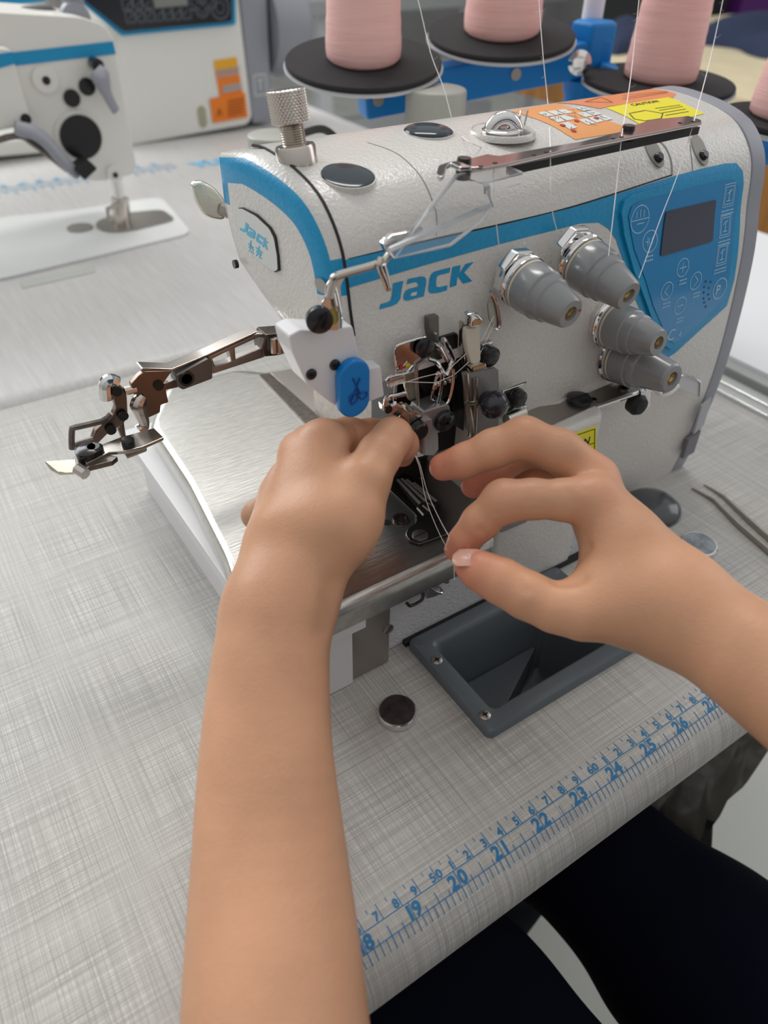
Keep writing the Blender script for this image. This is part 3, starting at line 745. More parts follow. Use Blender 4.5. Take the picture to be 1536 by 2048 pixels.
sideart('badge_gasket', BLACKR, [zc(303, 884), zc(335, 882), zc(425, 925), zc(512, 1008), zc(545, 1070), zc(563, 1190), zc(570, 1285), zc(548, 1294), zc(535, 1290), zc(557, 1275), zc(550, 1190), zc(530, 1080), zc(500, 1022), zc(415, 942), zc(330, 893)], OM, .0008, .0008)
for g in ([(356, 975), (373, 990), (365, 1035), (345, 1040), (318, 1022), (320, 1010), (340, 1020), (350, 1012)],
          [(378, 1003), (412, 1030), (418, 1045), (408, 1082), (385, 1072), (362, 1053), (364, 1038), (382, 1030), (398, 1040), (402, 1033), (375, 1017)],
          [(432, 1045), (468, 1072), (464, 1085), (440, 1068), (434, 1082), (458, 1103), (453, 1117), (424, 1096), (420, 1078)],
          [(475, 1072), (486, 1080), (483, 1095), (498, 1092+8), (494, 1108), (482, 1110), (496, 1155), (484, 1142), (472, 1118), (470, 1135), (460, 1125)],
          # the two characters below, as strokes
          [(372, 1108), (404, 1132), (403, 1138), (371, 1115)], [(386, 1090), (391, 1094), (386, 1150), (381, 1145)], [(385, 1118), (389, 1121), (378, 1140), (372, 1135)], [(389, 1122), (394, 1125), (406, 1160), (400, 1158)],
          [(378, 1150), (382, 1153), (378, 1162), (374, 1160)], [(388, 1156), (392, 1159), (392, 1170), (388, 1167)], [(398, 1164), (402, 1167), (405, 1180), (400, 1176)],
          [(420, 1133), (462, 1165), (461, 1171), (419, 1139)], [(439, 1125), (443, 1128), (440, 1160), (436, 1157)], [(426, 1152), (456, 1174), (452, 1192), (423, 1170)], [(428, 1176), (433, 1180), (425, 1192), (418, 1187)], [(443, 1188), (447, 1191), (446, 1202), (460, 1205), (458, 1210), (441, 1204)]):
    sideart('badge_lettering', CYAN, [zc(*p) for p in g], badge, .0011, .0003)
q = zc(293, 1240); bm = nb(); lathe(bm, [(.0022, 0), (.0022, .002), (0, .002)], SX(q[0]+3, q[1]), (-1, 0, 0), 16); obj('screw', bm, BLACK, OM)
# finger recess on the cover corner, its shade painted as a grey patch
q = zc(835, 1365); 
def ell(cx, cy, a, b_, rot, n=20): return [(cx+a*math.cos(t)*math.cos(rot)-b_*math.sin(t)*math.sin(rot), cy+a*math.cos(t)*math.sin(rot)+b_*math.sin(t)*math.cos(rot)) for t in [2*PI*i/n for i in range(n)]]
sideart('finger_recess_shade', mat('recess shade grey', (.33, .32, .29), .4), ell(641, 572, 17, 9, 1.0), OM, .0006, .0008)
# silver lever behind
bm = nb(); prism(bm, [PY(a, b_, .388) for a, b_ in rounded([(384, 368), (404, 362), (428, 374), (452, 400), (452, 440), (436, 442), (412, 434), (392, 402)], 10)], (0, .005, .0)); obj('release_lever', bm, mat('satin silver lever', (.72, .74, .66), .3, 1., bump=(500, .3, .0008)), OM, .0018, 3)
bm = nb(); tube(bm, [PY(440, 415, .39), PY(480, 430, .385)], .004, 10); obj('lever_shaft', bm, STEELF, OM)

# ---- top: knurled presser knob, sight lenses, lifting ring, stickers
kb = P3(594, 318); kt = PY(572, 186, kb.y+.004); ax = (kt-kb).normalized(); L_ = (kt-kb).length
kn = nb(); lathe(kn, [(.0094, -.004), (.0094, .0050), (.0088, .0060), (.0056, .0060)], kb, ax, 64, caps=True)
for i, v in enumerate(kn.verts):
    pass
ck = obj('knob_collar', kn, NICKEL, OM, ang=40)
bm = nb(); pr = []
for i in range(22): pr.append((.0050 if i % 2 else .0057, .0064+i*.00050))
lathe(bm, [(.0050, .0050)]+pr, kb, ax, 28); obj('threaded_shaft', bm, NICKEL, OM, ang=20)
# knurl: crossed diagonal ridges as real displacement
bm = nb(); rr = .0088; h0 = .0150; h1 = L_*1.06; NS, NH = 240, 110; u_, v_, d_ = frame_of(ax); rings = []
for j in range(NH+1):
    h = h0+(h1-h0)*j/NH; row = []
    edge = min(1, min(j, NH-j)/3.0)
    for i in range(NS):
        a = 2*PI*i/NS; ph = (h-h0)/.00036; k = 30
        s1 = abs(math.sin((k*a+ph)*.5*1.0)); s2 = abs(math.sin((k*a-ph)*.5))
        r = rr-.0010*(1-edge)-.00042*(1-min(s1, s2))*edge
        row.append(bm.verts.new(kb+d_*h+u_*(r*math.cos(a))+v_*(r*math.sin(a))))
    rings.append(row)
for A, B in zip(rings, rings[1:]):
    for i in range(NS): bm.faces.new((A[i], A[(i+1) % NS], B[(i+1) % NS], B[i]))
bm.faces.new(rings[0]); bm.faces.new(rings[-1]); obj('knurled_knob', bm, NICKEL, OM, ang=25)
def lens(px, py, r, hole_depth=.0, dome=.0025, m=GLASS, nm='oil_sight_lens'):
    c, s = PS(px, py); o0 = surf(c, s, 0); nrm = ((surf(c, s, .01)-o0).normalized()+Vector((0, 0, .5))).normalized(); o0 = o0-nrm*.0001
    bm = nb(); lathe(bm, [(r*1.05, -.003), (r*1.04, .0004), (r*1.0, .0004), (r, .0001)], o0, nrm, 48, caps=False); obj('lens_rim', bm, WHITE, OM, ang=50)
    bm = nb(); prof = [(r*1.0, .0001)]+[(r*math.cos(t), .0001+dome*math.sin(t)) for t in np.linspace(.05, PI/2, 9)]; prof[-1] = (0, prof[-1][1]); lathe(bm, prof, o0, nrm, 48, caps=False)
    obj(nm, bm, m, OM)
lens(695, 351, .0126, dome=.0012); lens(857, 263, .0128, dome=.003)
c, s = PS(1003, 266); o0 = surf(c, s, 0)
bm = nb(); lathe(bm, [(.0180, -.001), (.0178, .0006), (.0168, .0018), (.0158, .0018), (.0150, -.0002), (.0150, -.0004), (0, -.0004)], o0, (0, 0, 1), 48, caps=False); obj('ring_socket', bm, WHITE, OM, ang=50)
bm = nb(); lathe(bm, [(.0149, -.0002), (.0149, .0004), (0, .0004)], o0, (0, 0, 1), 40, caps=False); obj('socket_floor', bm, DSTEEL, OM)
bm = nb(); lathe(bm, [(.0105, 0), (.0105, .0015), (.009, .0025), (0, .0025)], o0, (0, 0, 1), 32); obj('ring_base', bm, CHROME, OM, ang=40)
bm = nb(); tube(bm, [o0+Vector((.0068*math.cos(t)+.001, -.003*math.cos(t), -.001+.0080*math.sin(t))) for t in np.linspace(-.1, PI+.1, 22)], .0036, 18); obj('lifting_ring', bm, CHROME, OM)
bm = nb(); tube(bm, [o0+Vector((.0125, .001, .002)), o0+Vector((.0125, .001, .009)), o0+Vector((.0175, .001, .009)), o0+Vector((.0165, .001, .002))], .0006, 8); obj('wire_clip', bm, CHROME, OM)
st1 = [(1022, 224), (1035, 220), (1110, 208), (1140, 215), (1170, 225), (1200, 237), (1245, 252), (1262, 262), (1150, 280), (1130, 268), (1100, 250), (1070, 238)]
def lin(st, r): return st
a1 = art('instruction_sticker', ORA, OM, .0002, lambda bm: poly2(bm, pp(st1)))
a2 = art('warning_sticker', mat('salmon orange sticker', (.78, .26, .10), .4), OM, .00022, lambda bm: poly2(bm, pp([(1112, 207), (1180, 193), (1240, 180), (1300, 179), (1352, 188), (1345, 196), (1280, 205), (1215, 214), (1200, 218), (1180, 214), (1150, 209)])))
a3 = art('caution_sticker', YEL, OM, .00024, lambda bm: poly2(bm, pp([(1210, 216), (1336, 195), (1352, 200), (1375, 212), (1408, 228), (1376, 236), (1300, 249), (1282, 252), (1260, 238), (1240, 228)])))
rnd = random.Random(2)
def cells(bm):
    for (A_, B_, C_, D_, nx, ny) in (((1070, 226), (1165, 214), (1228, 240), (1140, 262), 5, 3),):
        A_, B_, C_, D_ = [Vector(PS(*q)) for q in (A_, B_, C_, D_)]
        for i in range(nx):
            for j in range(ny):
                if (i+j) % 4 == 3: continue
                f = lambda a, b_: (A_.lerp(B_, a)).lerp(D_.lerp(C_, a), b_)
                x0, x1, y0, y1 = (i+.06)/nx, (i+.94)/nx, (j+.08)/ny, (j+.9)/ny
                flat(bm, [f(x0, y0), f(x1, y0), f(x1, y1), f(x0, y1)], [(0, 1, 2, 3)])
art('pictogram_cells', PICT, a1, .0004, cells)
def cells2(bm):
    A_, B_, C_, D_ = [Vector(PS(*q)) for q in ((1070, 226), (1165, 214), (1228, 240), (1140, 262))]
    f = lambda a, b_: (A_.lerp(B_, a)).lerp(D_.lerp(C_, a), b_)
    for i in range(46):
        a, b_ = rnd.random()*.93+.02, rnd.random()*.93+.02; line2(bm, f(a, b_), f(a+rnd.uniform(-.06, .06), b_+rnd.uniform(-.12, .12)), .0004)
art('pictogram_lines', mat('grey line print', (.12, .12, .13), .5), a1, .00055, cells2)
art('pictogram_marks', REDM, a1, .0006, lambda bm: [disc2(bm, PS(x, y), .0016) for x, y in ((1153, 243), (1192, 238), (1125, 252), (1147, 263))])
def outl(bm, pts, w):
    q = pp(pts)
    for i in range(len(q)): line2(bm, q[i], q[(i+1) % len(q)], w)
art('sticker_border', mat('dull brown print', (.35, .09, .01), .5), a2, .0004, lambda bm: (outl(bm, [(1170, 205), (1200, 196), (1225, 206)], .0007), [line2(bm, PS(1245, 200-i*4), PS(1335, 186.5-i*1.5), .0005) for i in range(3)]))
art('sticker_border', BLINK, a3, .0004, lambda bm: (outl(bm, [(1258, 228), (1290, 222), (1325, 228), (1322, 238), (1290, 243), (1268, 239)], .0006), [line2(bm, PS(1310+i*12, 218-i*0-0), PS(1360+i*9, 211+i*0), .0005) for i in range(1)], [line2(bm, PS(1318+i*6, 222+i*5), PS(1365+i*6, 214+i*5), .0005) for i in range(3)]))
w_ = PS(1235, 219); v, f = text2d('CAUTION', .0052, .0001)
art('sticker_lettering', BLINK, a3, .0004, lambda bm: flat(bm, v, f, lambda a, b_: (PS(1266, 213)[0]+a*1.0, PS(1266, 213)[1]+b_*.9)))

# cover screws on the shoulder, shade of their recesses painted as grey ovals
for cx, cy, r in ((1308, 305, .0062), (1399, 300, .0062)):
    c, s = PS(cx, cy); o0 = surf(c, s); nrm = (surf(c, s, .01)-o0).normalized()
    bm = nb(); u1, v1, d1 = frame_of(nrm)
    pts = [o0+nrm*.0002+Vector((1, 0, 0))*(.0052*math.cos(t))+(surf(c, s+.01)-surf(c, s-.01)).normalized()*(.0095*math.sin(t)) for t in [2*PI*i/24 for i in range(24)]]
    prism(bm, pts, nrm*.0004); obj('screw_recess_shade', bm, mat('recess shade warm grey', (.30, .29, .26), .45), OM)
    bm = nb(); lathe(bm, [(.0028, 0), (.0028, .002), (.002, .003), (0, .003)], surf(c, s-.004, .0004), nrm, 18); obj('screw', bm, BLACK, OM)

# ---- chrome thread-guide rail over the top
def plate(name, pts, z, th, m, parent=None, bev=.0004): 
    bm = nb(); prism(bm, [PZ(a, b_, z) for a, b_ in pts], (0, 0, th)); return obj(name, bm, m, parent or OM, bev)
RZ = .2550
zt = lambda x, y: (840+x/5.486, 240+y/5.486)
rail = plate('thread_guide_rail', [zt(400, 500), zt(735, 412), zt(800, 425), zt(870, 432), zt(1000, 408), zt(1200, 370), (1160, 290), (1240, 270), (1260, 259), (1300, 246), (1375, 238), (1400, 246), (1402, 251), (1320, 268), (1150, 302), (1020, 333), zt(720, 560), zt(560, 560)], RZ, .0016, ROSE)
bm = nb(); q0, q1 = PZ(1022, 334, RZ-.003), PZ(1400, 254, RZ-.003); prism(bm, [q0, q1, q1+Vector((0, .003, 0)), q0+Vector((0, .003, 0))], (0, 0, -.0035)); obj('rail_gasket', bm, BLACKR, rail)
bm = nb(); prism(bm, [PZ(a, b_, RZ+.001) for a, b_ in rounded([zt(170, 640), zt(200, 550), zt(300, 515), zt(400, 500), zt(560, 560), zt(430, 570), zt(330, 520), zt(290, 560), zt(260, 660), zt(215, 680)], 3, 2)], (0, 0, .002)); obj('rail_end_loop', bm, CHROME, rail, .0008)
for cx, cy in ((928, 325), (1257, 259)):
    p_ = PZ(cx, cy, RZ+.0016); bm = nb(); lathe(bm, [(.0034, -.0065), (.0034, .0), (.0030, .002), (0, .002)], p_, (0, 0, 1), 20); obj('rail_post', bm, BLACK, rail, ang=40)
for cx, cy in ((962, 333), (990, 326), (1068, 310), (1092, 304), (1226, 277), (1243, 274), (1360, 246), (1385, 243)):
    p_ = PZ(cx, cy, RZ+.0016); bm = nb(); lathe(bm, [(.0011, .0), (.0011, .0002), (0, .0002)], p_, (0, 0, 1), 12); obj('guide_hole', bm, DARK, rail)

# ---- clear moulded eye guard on its wire bracket
def shell(name, quads, th, m, parent, bev=0):
    bm = nb(); d = {}
    def V(p):
        k = tuple(round(c, 6) for c in p)
        if k not in d: d[k] = bm.verts.new(p)
        return d[k]
    for q in quads: bm.faces.new([V(p) for p in q])
    bmesh.ops.recalc_face_normals(bm, faces=bm.faces[:])
    g = bmesh.ops.solidify(bm, geom=bm.faces[:], thickness=th)
    return obj(name, bm, m, parent, bev, ang=30)
z1 = RZ-.002
A1, A2, A3, A4 = PZ(913, 350, z1), PZ(1011, 332, z1), PZ(1044, 346, z1), PZ(971, 367, z1)
B1, B2 = PY(858, 418, .262), PY(984, 410, .262)
B3 = PY(902, 386, .270); B4 = PY(968, 390, .268)
C1, C2, C3, C4 = PY(778, 500, .252), PY(957, 446, .252), PY(900, 490, .250), PY(790, 516, .250)
A5 = A3+Vector((0, -.001, -.004)); A6 = A4+Vector((0, -.001, -.004))
gd = shell('eye_guard', [(A1, A2, A3, A4), (A4, A3, A5, A6), (A1, A4, B2, B1), (B1, B2, C2, C1), (C1, C2, C3, C4)], .0010, CLEAR, OM)
bm = nb(); tube(bm, [A1, B1], .0009, 8); tube(bm, [A4, B2, C1], .0013, 8); tube(bm, [B1, C4, C3, C2, B2], .0008, 8); tube(bm, [A1, A2, A3], .0006, 8); obj('guard_rim', bm, mat('frosted plastic edge', (.93, .94, .95), .15, trans=.55, ior=1.3), gd)
z6 = lambda x, y: (640+x/3.657, 420+y/3.657)
yb_ = .256
bm = nb(); px_poly(bm, [z6(465, 240), z6(530, 180), z6(690, 150), z6(760, 130), z6(770, 160), z6(640, 200), z6(560, 270), z6(500, 310)], yb_-.001, .003) if False else prism(bm, [PY(*z6(465, 250), yb_), PY(*z6(530, 183), yb_), PY(*z6(690, 150), yb_), PY(*z6(760, 135), yb_), PY(*z6(750, 165), yb_), PY(*z6(640, 205), yb_), PY(*z6(560, 265), yb_), PY(*z6(490, 315), yb_)], (0, .004, 0)); obj('guard_clip', bm, CHROME, OM, .0008)
brk = nb(); tube(brk, [PY(*z6(70, 640), yb_), PY(*z6(95, 530), yb_), PY(*z6(130, 480), yb_), PY(*z6(420, 395), yb_), PY(*z6(500, 335), yb_), PY(*z6(530, 270), yb_)], .0017, 10, 5); obj('guard_bracket', brk, NICKEL, OM)
bm = nb(); prism(bm, [PY(*z6(*p), .262) for p in rounded([(45, 560), (105, 470), (190, 480), (150, 560), (165, 700), (165, 840), (130, 885), (20, 880), (10, 690), (40, 650)], 18, 3)], (0, .0012, 0)); obj('bracket_plate', bm, NICKEL, OM, .0004)
bm = nb(); tube(bm, [PY(*z6(95, 530), .2595), PY(*z6(125, 640), .2595), PY(*z6(150, 780), .2595), PY(*z6(150, 860), .2595)], .0009, 8, 3); obj('bracket_flange', bm, CHROME, OM)
bm = nb(); tube(bm, [PY(*z6(445, 350), .2545), PY(*z6(432, 410), .2535), PY(*z6(470, 500), .2535), PY(*z6(495, 570), .2535), PY(*z6(500, 550), .2535), PY(*z6(460, 400), .2535)], .0014, 10, 4); obj('thread_hook', bm, NICKEL, OM)
slotted_screw(OM, PY(*z6(-12, 785), .260), (-.35, -1, 0), .0058, BLACK, 'thumb_screw', .0045, True, .9)
bm = nb(); lathe(bm, [(.0036, 0), (.0036, .0008), (0, .0008)], PY(*z6(82, 785), .262), (0, -1, 0), 20); obj('brass_rivet', bm, mat('pale brass rivet', (.50, .42, .12), .4, .6), OM)

# ---- tension knobs
def tension(bx, by, tx, ty, dot):
    Bp = PY(bx, by, .268); T_ = PX(tx, ty, Bp.x); T_.x = Bp.x; ax = (T_-Bp).normalized(); L_ = (T_-Bp).length; k = L_/.043
    kn = thing_part('tension_knob', Bp)
    bm = nb(); lathe(bm, [(.0128*k, .0125), (.0132*k, .0135), (.0126*k, .0235), (.0122*k, .0240), (.0118*k, .0243), (.0113*k, .029), (.0110*k, .0295), (.0104*k, .0300), (.0078*k, L_-.0012), (.0068*k, L_), (.0037*k, L_), (.0034*k, L_-.002), (.0038*k, L_-.012), (0, L_-.012)], Bp, ax, 56, caps=False)
    body = obj('tension_knob', bm, GREY, OM, ang=28)
    bm = nb(); pr = [(.0034*k, L_-.0018)]
    for i in range(9): pr.append(((.0027 if i % 2 else .0032)*k, L_-.0024-i*.0008))
    lathe(bm, pr, Bp, ax, 24, caps=False); bi = obj('brass_insert', bm, BRASS, body)
    bm = nb(); lathe(bm, [(.0031*k, L_-.0070), (0, L_-.0070)], Bp, ax, 20, caps=False); obj('insert_bore', bm, DARK, body)  # dark disc paints in the shade at the bottom of the hole
    bm = nb(); lathe(bm, [(0, .0108), (.0126*k, .0108), (.0130*k, .0116), (.0126*k, .0125), (0, .0125)], Bp, ax, 48); obj('felt_washer', bm, FELT, body, ang=50)
    bm = nb(); lathe(bm, [(0, .0064), (.0120*k, .0064), (.0135*k, .0072), (.0137*k, .0076), (.0125*k, .0086), (.0125*k, .0092), (.0136*k, .0100), (.0136*k, .0106), (0, .0107)], Bp, ax, 48); obj('tension_disc', bm, CHROME, body, ang=50)
    bm = nb(); u1, v1, _ = frame_of(ax)
    pts = []
    for i in range(8):
        a = 2*PI*i/8+.3; pts.append(Bp+Vector((1, 0, 0))*(.0134*k*math.cos(a))+Vector((0, 0, 1))*(.0145*k*math.sin(a)+.0006))
    prism(bm, pts, ax*.0062); obj('disc_shroud', bm, CHROME, body, .0012, ang=30)
    bm = nb(); c = T_+Vector((.0056*k*math.cos(dot[1]), -.0001, .0056*k*math.sin(dot[1]))); lathe(bm, [(.0007, 0), (.0007, .0003), (0, .0003)], c, ax, 10); obj('colour_dot', bm, dot[0], body)
    return Bp
def thing_part(n, p): return None
tk = [tension(1025, 550, 1142, 628, (REDM, .1)), tension(1140, 505, 1258, 592, (mat('yellow dot', (.6, .5, .02)), .5)), tension(1200, 640, 1318, 686, (mat('blue dot', (0, .02, .4)), -1.4)), tension(1215, 704, 1345, 758, (mat('green dot', (0, .2, .05)), -2.3))]
zk = lambda x, y: (940+x*.3516, 400+y*.3516)
bm = nb(); prism(bm, [PY(*zk(*p), .262) for p in rounded([(102, 600), (128, 525), (150, 580), (168, 700), (160, 735), (140, 735), (112, 680)], 5, 2)], (0, .0012, 0)); obj('thread_eyelet', bm, STEELF, OM, .0003)
bm = nb(); tube(bm, [PY(*zk(118, 520), .2612), PY(*zk(150, 590), .2612), PY(*zk(170, 700), .2612), PY(*zk(158, 737), .2612), PY(*zk(140, 730), .2612)], .0008, 8, 3); obj('eyelet_rim', bm, CHROME, OM)

# moulded ribs on the housing front (soft raised pads)
def pad(name, pts, off, m=WHITE, par=None, bev=.0015, n=3):
    bm = nb(); q = [P3(a, b_, 0) for a, b_ in pts]; nn = Vector((0, -1, 0))
    prism(bm, [v+Vector((0, .004, 0)) for v in q], nn*(off+.004)); return obj(name, bm, m, par or OM, bev, n)
# looper cover block carrying the yellow sticker
bm = nb(); bxp = [(.238, .2345), (.308, .2345), (.315, .239), (.324, .262), (.238, .272)]
prism(bm, [(x, y, 0) for x, y in bxp], (0, 0, .1165)); lc = obj('looper_cover', bm, WHITE, OM, .004, 3)
ys = .2345-.0003
bm = nb(); prism(bm, [PY(*p, ys) for p in ((1040, 905), (1193, 852), (1193, 925), (1120, 985), (1050, 990))], (0, .0003, 0)); sk = obj('caution_sticker', bm, YEL, OM)
bm = nb()
def FY(px, py): p = PY(px, py, ys-.0002); return (p.x, p.z)
for a, b_ in (((1050, 906), (1190, 858)), ((1190, 858), (1189, 930)), ((1050, 928), (1189, 886))): line2(bm, FY(*a), FY(*b_), .0005)
v, f = text2d('CAUTION', .0072, .0001); w = max(p[0] for p in v); e_ = FY(1178, 887)
flat(bm, v, f, lambda a, b_: (e_[0]-w+a, e_[1]+b_))
for i in range(5): 
    a, b_ = FY(1130, 913+i*7), FY(1183, 897+i*7); line2(bm, a, b_, .0007)
lay(bm, lambda u, v_: Vector((u, ys-.0002, v_))); obj('sticker_lettering', bm, BLINK, sk, normals=False, smooth=False)
# lower bed front, the bed box and the steel bracket
bm = nb(); box2(bm, (.140, .2365, .0), (.345, .30, .056)); obj('bed_front', bm, mat('textured white casting', (.60, .60, .62), .5, bump=(500, .7, .0012)), OM, .002)
bm = nb(); box2(bm, (.100, .2275, 0), (.1365, .46, .050)); bb = obj('bed_box', bm, WPLAS, OM, .0012)
bm = nb(); box2(bm, (.092, .2245, .046), (.143, .46, .0555)); obj('bed_box_lip', bm, WPLAS, OM, .0008)
bm = nb(); box2(bm, (.1368, .2295, .001), (.1615, .2350, .057)); br_ = obj('steel_bracket', bm, STEELF, OM, .0004)
slotted_screw(br_, PY(776, 1258, .2295), (0, -1, 0), .0034, STEELF, 'slotted_screw', .0008, True, .9)
bm = nb(); box2(bm, (.176, .233, .0003), (.345, .2366, .0040)); obj('base_gasket', bm, BLACKR, OM)
# looper hook parts peeping out below the plate
zl = lambda x, y: (640+x/3.84, 1140+y/3.84)
bm = nb(); tube(bm, [PY(*zl(*p), .232) for p in ((668, 255), (690, 275), (740, 258), (785, 225), (790, 180))], .0010, 8, 4); obj('looper_guard_loop', bm, DSTEEL, OM)
bm = nb(); prism(bm, [PY(*zl(*p), .231) for p in ((825, 160), (900, 110), (950, 150), (945, 180), (880, 210), (820, 225))], (0, .004, 0)); obj('looper', bm, CAST, OM, .0008)
bm = nb(); tube(bm, [PY(*zl(*p), .2298) for p in ((832, 140), (880, 165), (925, 178), (948, 172))], .0008, 8, 3); obj('looper_thread_wire', bm, CHROME, OM)
bm = nb(); prism(bm, [PY(*zl(*p), .231) for p in ((945, 100), (985, 70), (1000, 95), (975, 112))], (0, .003, 0)); obj('looper_pin', bm, CAST, OM, .0005)

# ---- cloth plate: pressed stainless sheet with rolled rim
ZP = .072
out = [(.0785, .2225), (.2285, .2225), (.236, .262), (.236, .30), (.205, .33), (.205, .455), (.186, .472), (.130, .474), (.104, .432), (.101, .36), (.093, .29)]
outr = rounded([Vector(p) for p in out], .006, 4)
bm = nb(); R0 = []
for ins, z in ((0.0, ZP-.017), (0.0, ZP-.0075), (.0006, ZP-.0035), (.0025, ZP-.0009), (.0055, ZP)):
    pts = []
    n = len(outr)
    for i in range(n):
        a, b_, c = Vector(outr[i-1]), Vector(outr[i]), Vector(outr[(i+1) % n])
        t = ((b_-a).normalized()+(c-b_).normalized()).normalized(); nn = Vector((-t.y, t.x)); pts.append(b_+nn*ins)
    R0.append([bm.verts.new((p.x, p.y, z)) for p in pts])
for A, B in zip(R0, R0[1:]):
    for i in range(n): bm.faces.new((A[i], A[(i+1) % n], B[(i+1) % n], B[i]))
tf = bm.faces.new(R0[-1]); bm.faces.new(R0[0]); bmesh.ops.triangulate(bm, faces=[tf]); cpl = obj('cloth_plate', bm, STEEL, OM, ang=60); w_ = cpl.modifiers.new('normals', 'WEIGHTED_NORMAL'); w_.weight = 100; w_.keep_sharp = True
bm = nb(); prism(bm, [PZ(a, b_, ZP) for a, b_ in ((517, 752), (540, 748), (660, 855), (632, 872))], (0, 0, .0012)); obj('plate_ridge', bm, DSTEEL, OM, .0004)
bm = nb(); prism(bm, [PZ(a, b_, ZP-.001) for a, b_ in ((540, 748), (700, 720), (800, 880), (790, 985), (700, 900))], (0, 0, .0014)); obj('rear_slide_plate', bm, STEELF, OM, .0004)
zn = lambda x, y: (640+x/3.072, 580+y/3.072)
np_pts = rounded([zn(300, 950), zn(430, 1240), zn(590, 1390), zn(590, 1440), zn(540, 1470), zn(525, 1510), zn(550, 1550), zn(610, 1570), zn(860, 1480), (960, 1050), (965, 960), (900, 900)], 4, 3)
nd = plate('needle_plate', np_pts, ZP+.0001, .0011, mat('polished needle plate', (.34, .33, .32), .25, 1., bump=(60, .05, .0005)), OM, .0004)
seam_pts = [PZ(a, b_, ZP+.0004) for a, b_ in np_pts]; bm = nb(); tube(bm, seam_pts+[seam_pts[0]], .0004, 6); obj('plate_gap', bm, DARK, OM)
slotted_screw(nd, PZ(840, 1071, ZP+.0011), (0, 0, 1), .0044, STEELF, 'slotted_screw', .0008, True, 2.4)
bm = nb(); lathe(bm, [(.0044, 0), (.0044, .0008), (.003, .0008), (.003, .0002), (0, .0002)], PZ(801, 1038, ZP+.0004), (0, 0, 1), 28); obj('hex_socket_screw', bm, DSTEEL, OM)
bm = nb(); lathe(bm, [(.0022, 0), (.0022, .0003), (0, .0003)], PZ(774, 1045, ZP), (0, 0, 1), 18); obj('plate_hole', bm, DARK, OM)
# feed dogs: slots with rows of teeth
bm = nb(); prism(bm, [PZ(*zn(*p), ZP+.0012) for p in ((455, 1165), (520, 1120), (600, 1180), (745, 1330), (640, 1390))], (0, 0, .0001)); obj('feed_slot', bm, DARK, nd)
tooth = mat('bright feed teeth', (.78, .76, .73), .35, .6)
for (a, b_, nt_) in (((475, 1165), (615, 1315), 17), ((500, 1160), (650, 1300), 17), ((530, 1165), (680, 1290), 17), ((575, 1185), (715, 1300), 15)):
    p0 = PZ(*zn(*a), ZP+.0014); p1 = PZ(*zn(*b_), ZP+.0014); d = (p1-p0).normalized(); s = Vector((-d.y, d.x, 0)); bm = nb()
    for i in range(nt_):
        c = p0.lerp(p1, (i+.5)/nt_); w = (p1-p0).length/nt_*.24; c = c-Vector((0, 0, .0003))
        prism(bm, [c-d*w-s*.0008, c+d*w-s*.0008, c+d*w+s*.0008, c-d*w+s*.0008], (0, 0, .0009))
    obj('feed_dog', bm, tooth, nd)
for k in range(3):
    a, b_ = ((600+k*33, 1340-k*15), (640+k*35, 1385-k*25)); bm = nb(); p0 = PZ(*zn(*a), ZP+.0013); p1 = PZ(*zn(*b_), ZP+.0013)
    tube(bm, [p0, p1], .0009, 6); obj('slot_bar', bm, DSTEEL, nd)
bm = nb(); prism(bm, [PZ(1000, 1068, .062), PZ(1055, 1045, .062), PZ(1055, 1010, .062), PZ(1000, 1020, .062)], (0, 0, .016)); obj('cloth_guide_block', bm, mat('grey guide block', (.25, .24, .24), .4), OM, .001)
bm = nb(); tube(bm, [PZ(960, 1107, .066), PZ(958, 1080, .074), PZ(966, 1070, .076), PZ(990, 1065, .076)], .0007, 8, 3); obj('guide_wire', bm, CHROME, OM)
# ---- presser arm swung out over the table (it lies in an upright plane)
YA = .36
za = lambda x, y: (60+x*.3776, 620+y*.3776)
def slabA(name, pts, y0, th, m, parent, bev=.0006, r=0):
    q = [za(*p) for p in pts]
    if r: q = [tuple(v) for v in rounded(q, r, 2)]
    bm = nb(); prism(bm, [PY(a, b_, y0) for a, b_ in q], (0, th, 0)); return obj(name, bm, m, parent, bev, 2)
bm = nb()
for poly in ([(940, 248), (1205, 125), (1250, 128), (1240, 150), (1215, 145), (1060, 214), (955, 266)], [(940, 262), (968, 260), (980, 298), (1040, 284), (1068, 272), (1110, 252), (1235, 200), (1245, 205), (1245, 250), (970, 340), (956, 330)], [(1052, 212), (1086, 198), (1092, 262), (1068, 275)]):
    prism(bm, [PY(*za(*p), YA) for p in poly], (0, .006, 0))
PA = obj('presser_arm', bm, STEELF, OM, .0006)
slabA('hinge_block', [(1250, 130), (1370, 120), (1380, 230), (1300, 245), (1240, 250), (1230, 200)], YA-.003, .012, DSTEEL, PA, .001)
bm = nb()
for i in range(3): tube(bm, [PY(*za(1290+i*27, 150), YA-.005), PY(*za(1295+i*27, 225), YA-.005)], .0022, 8)
obj('hinge_spring', bm, NICKEL, PA)
slabA('arm_spring_cover', [(770, 350), (945, 258), (968, 275), (968, 365), (810, 425), (785, 410)], YA-.004, .010, mat('grey cast cover', (.16, .15, .145), .4, .7), PA, .001, 3)
bm = nb(); lathe(bm, [(.0042, 0), (.0042, .001), (.003, .001), (.003, -.001), (0, -.001)], PY(*za(828, 362), YA-.004), (0, -1, 0), 20); obj('pivot_pin', bm, BLACK, PA)
slabA('arm_top_bar', [(590, 312), (760, 320), (950, 240), (1200, 125), (1205, 112), (940, 235), (750, 312), (600, 306)], YA-.001, .008, NICKEL, PA, .0003)
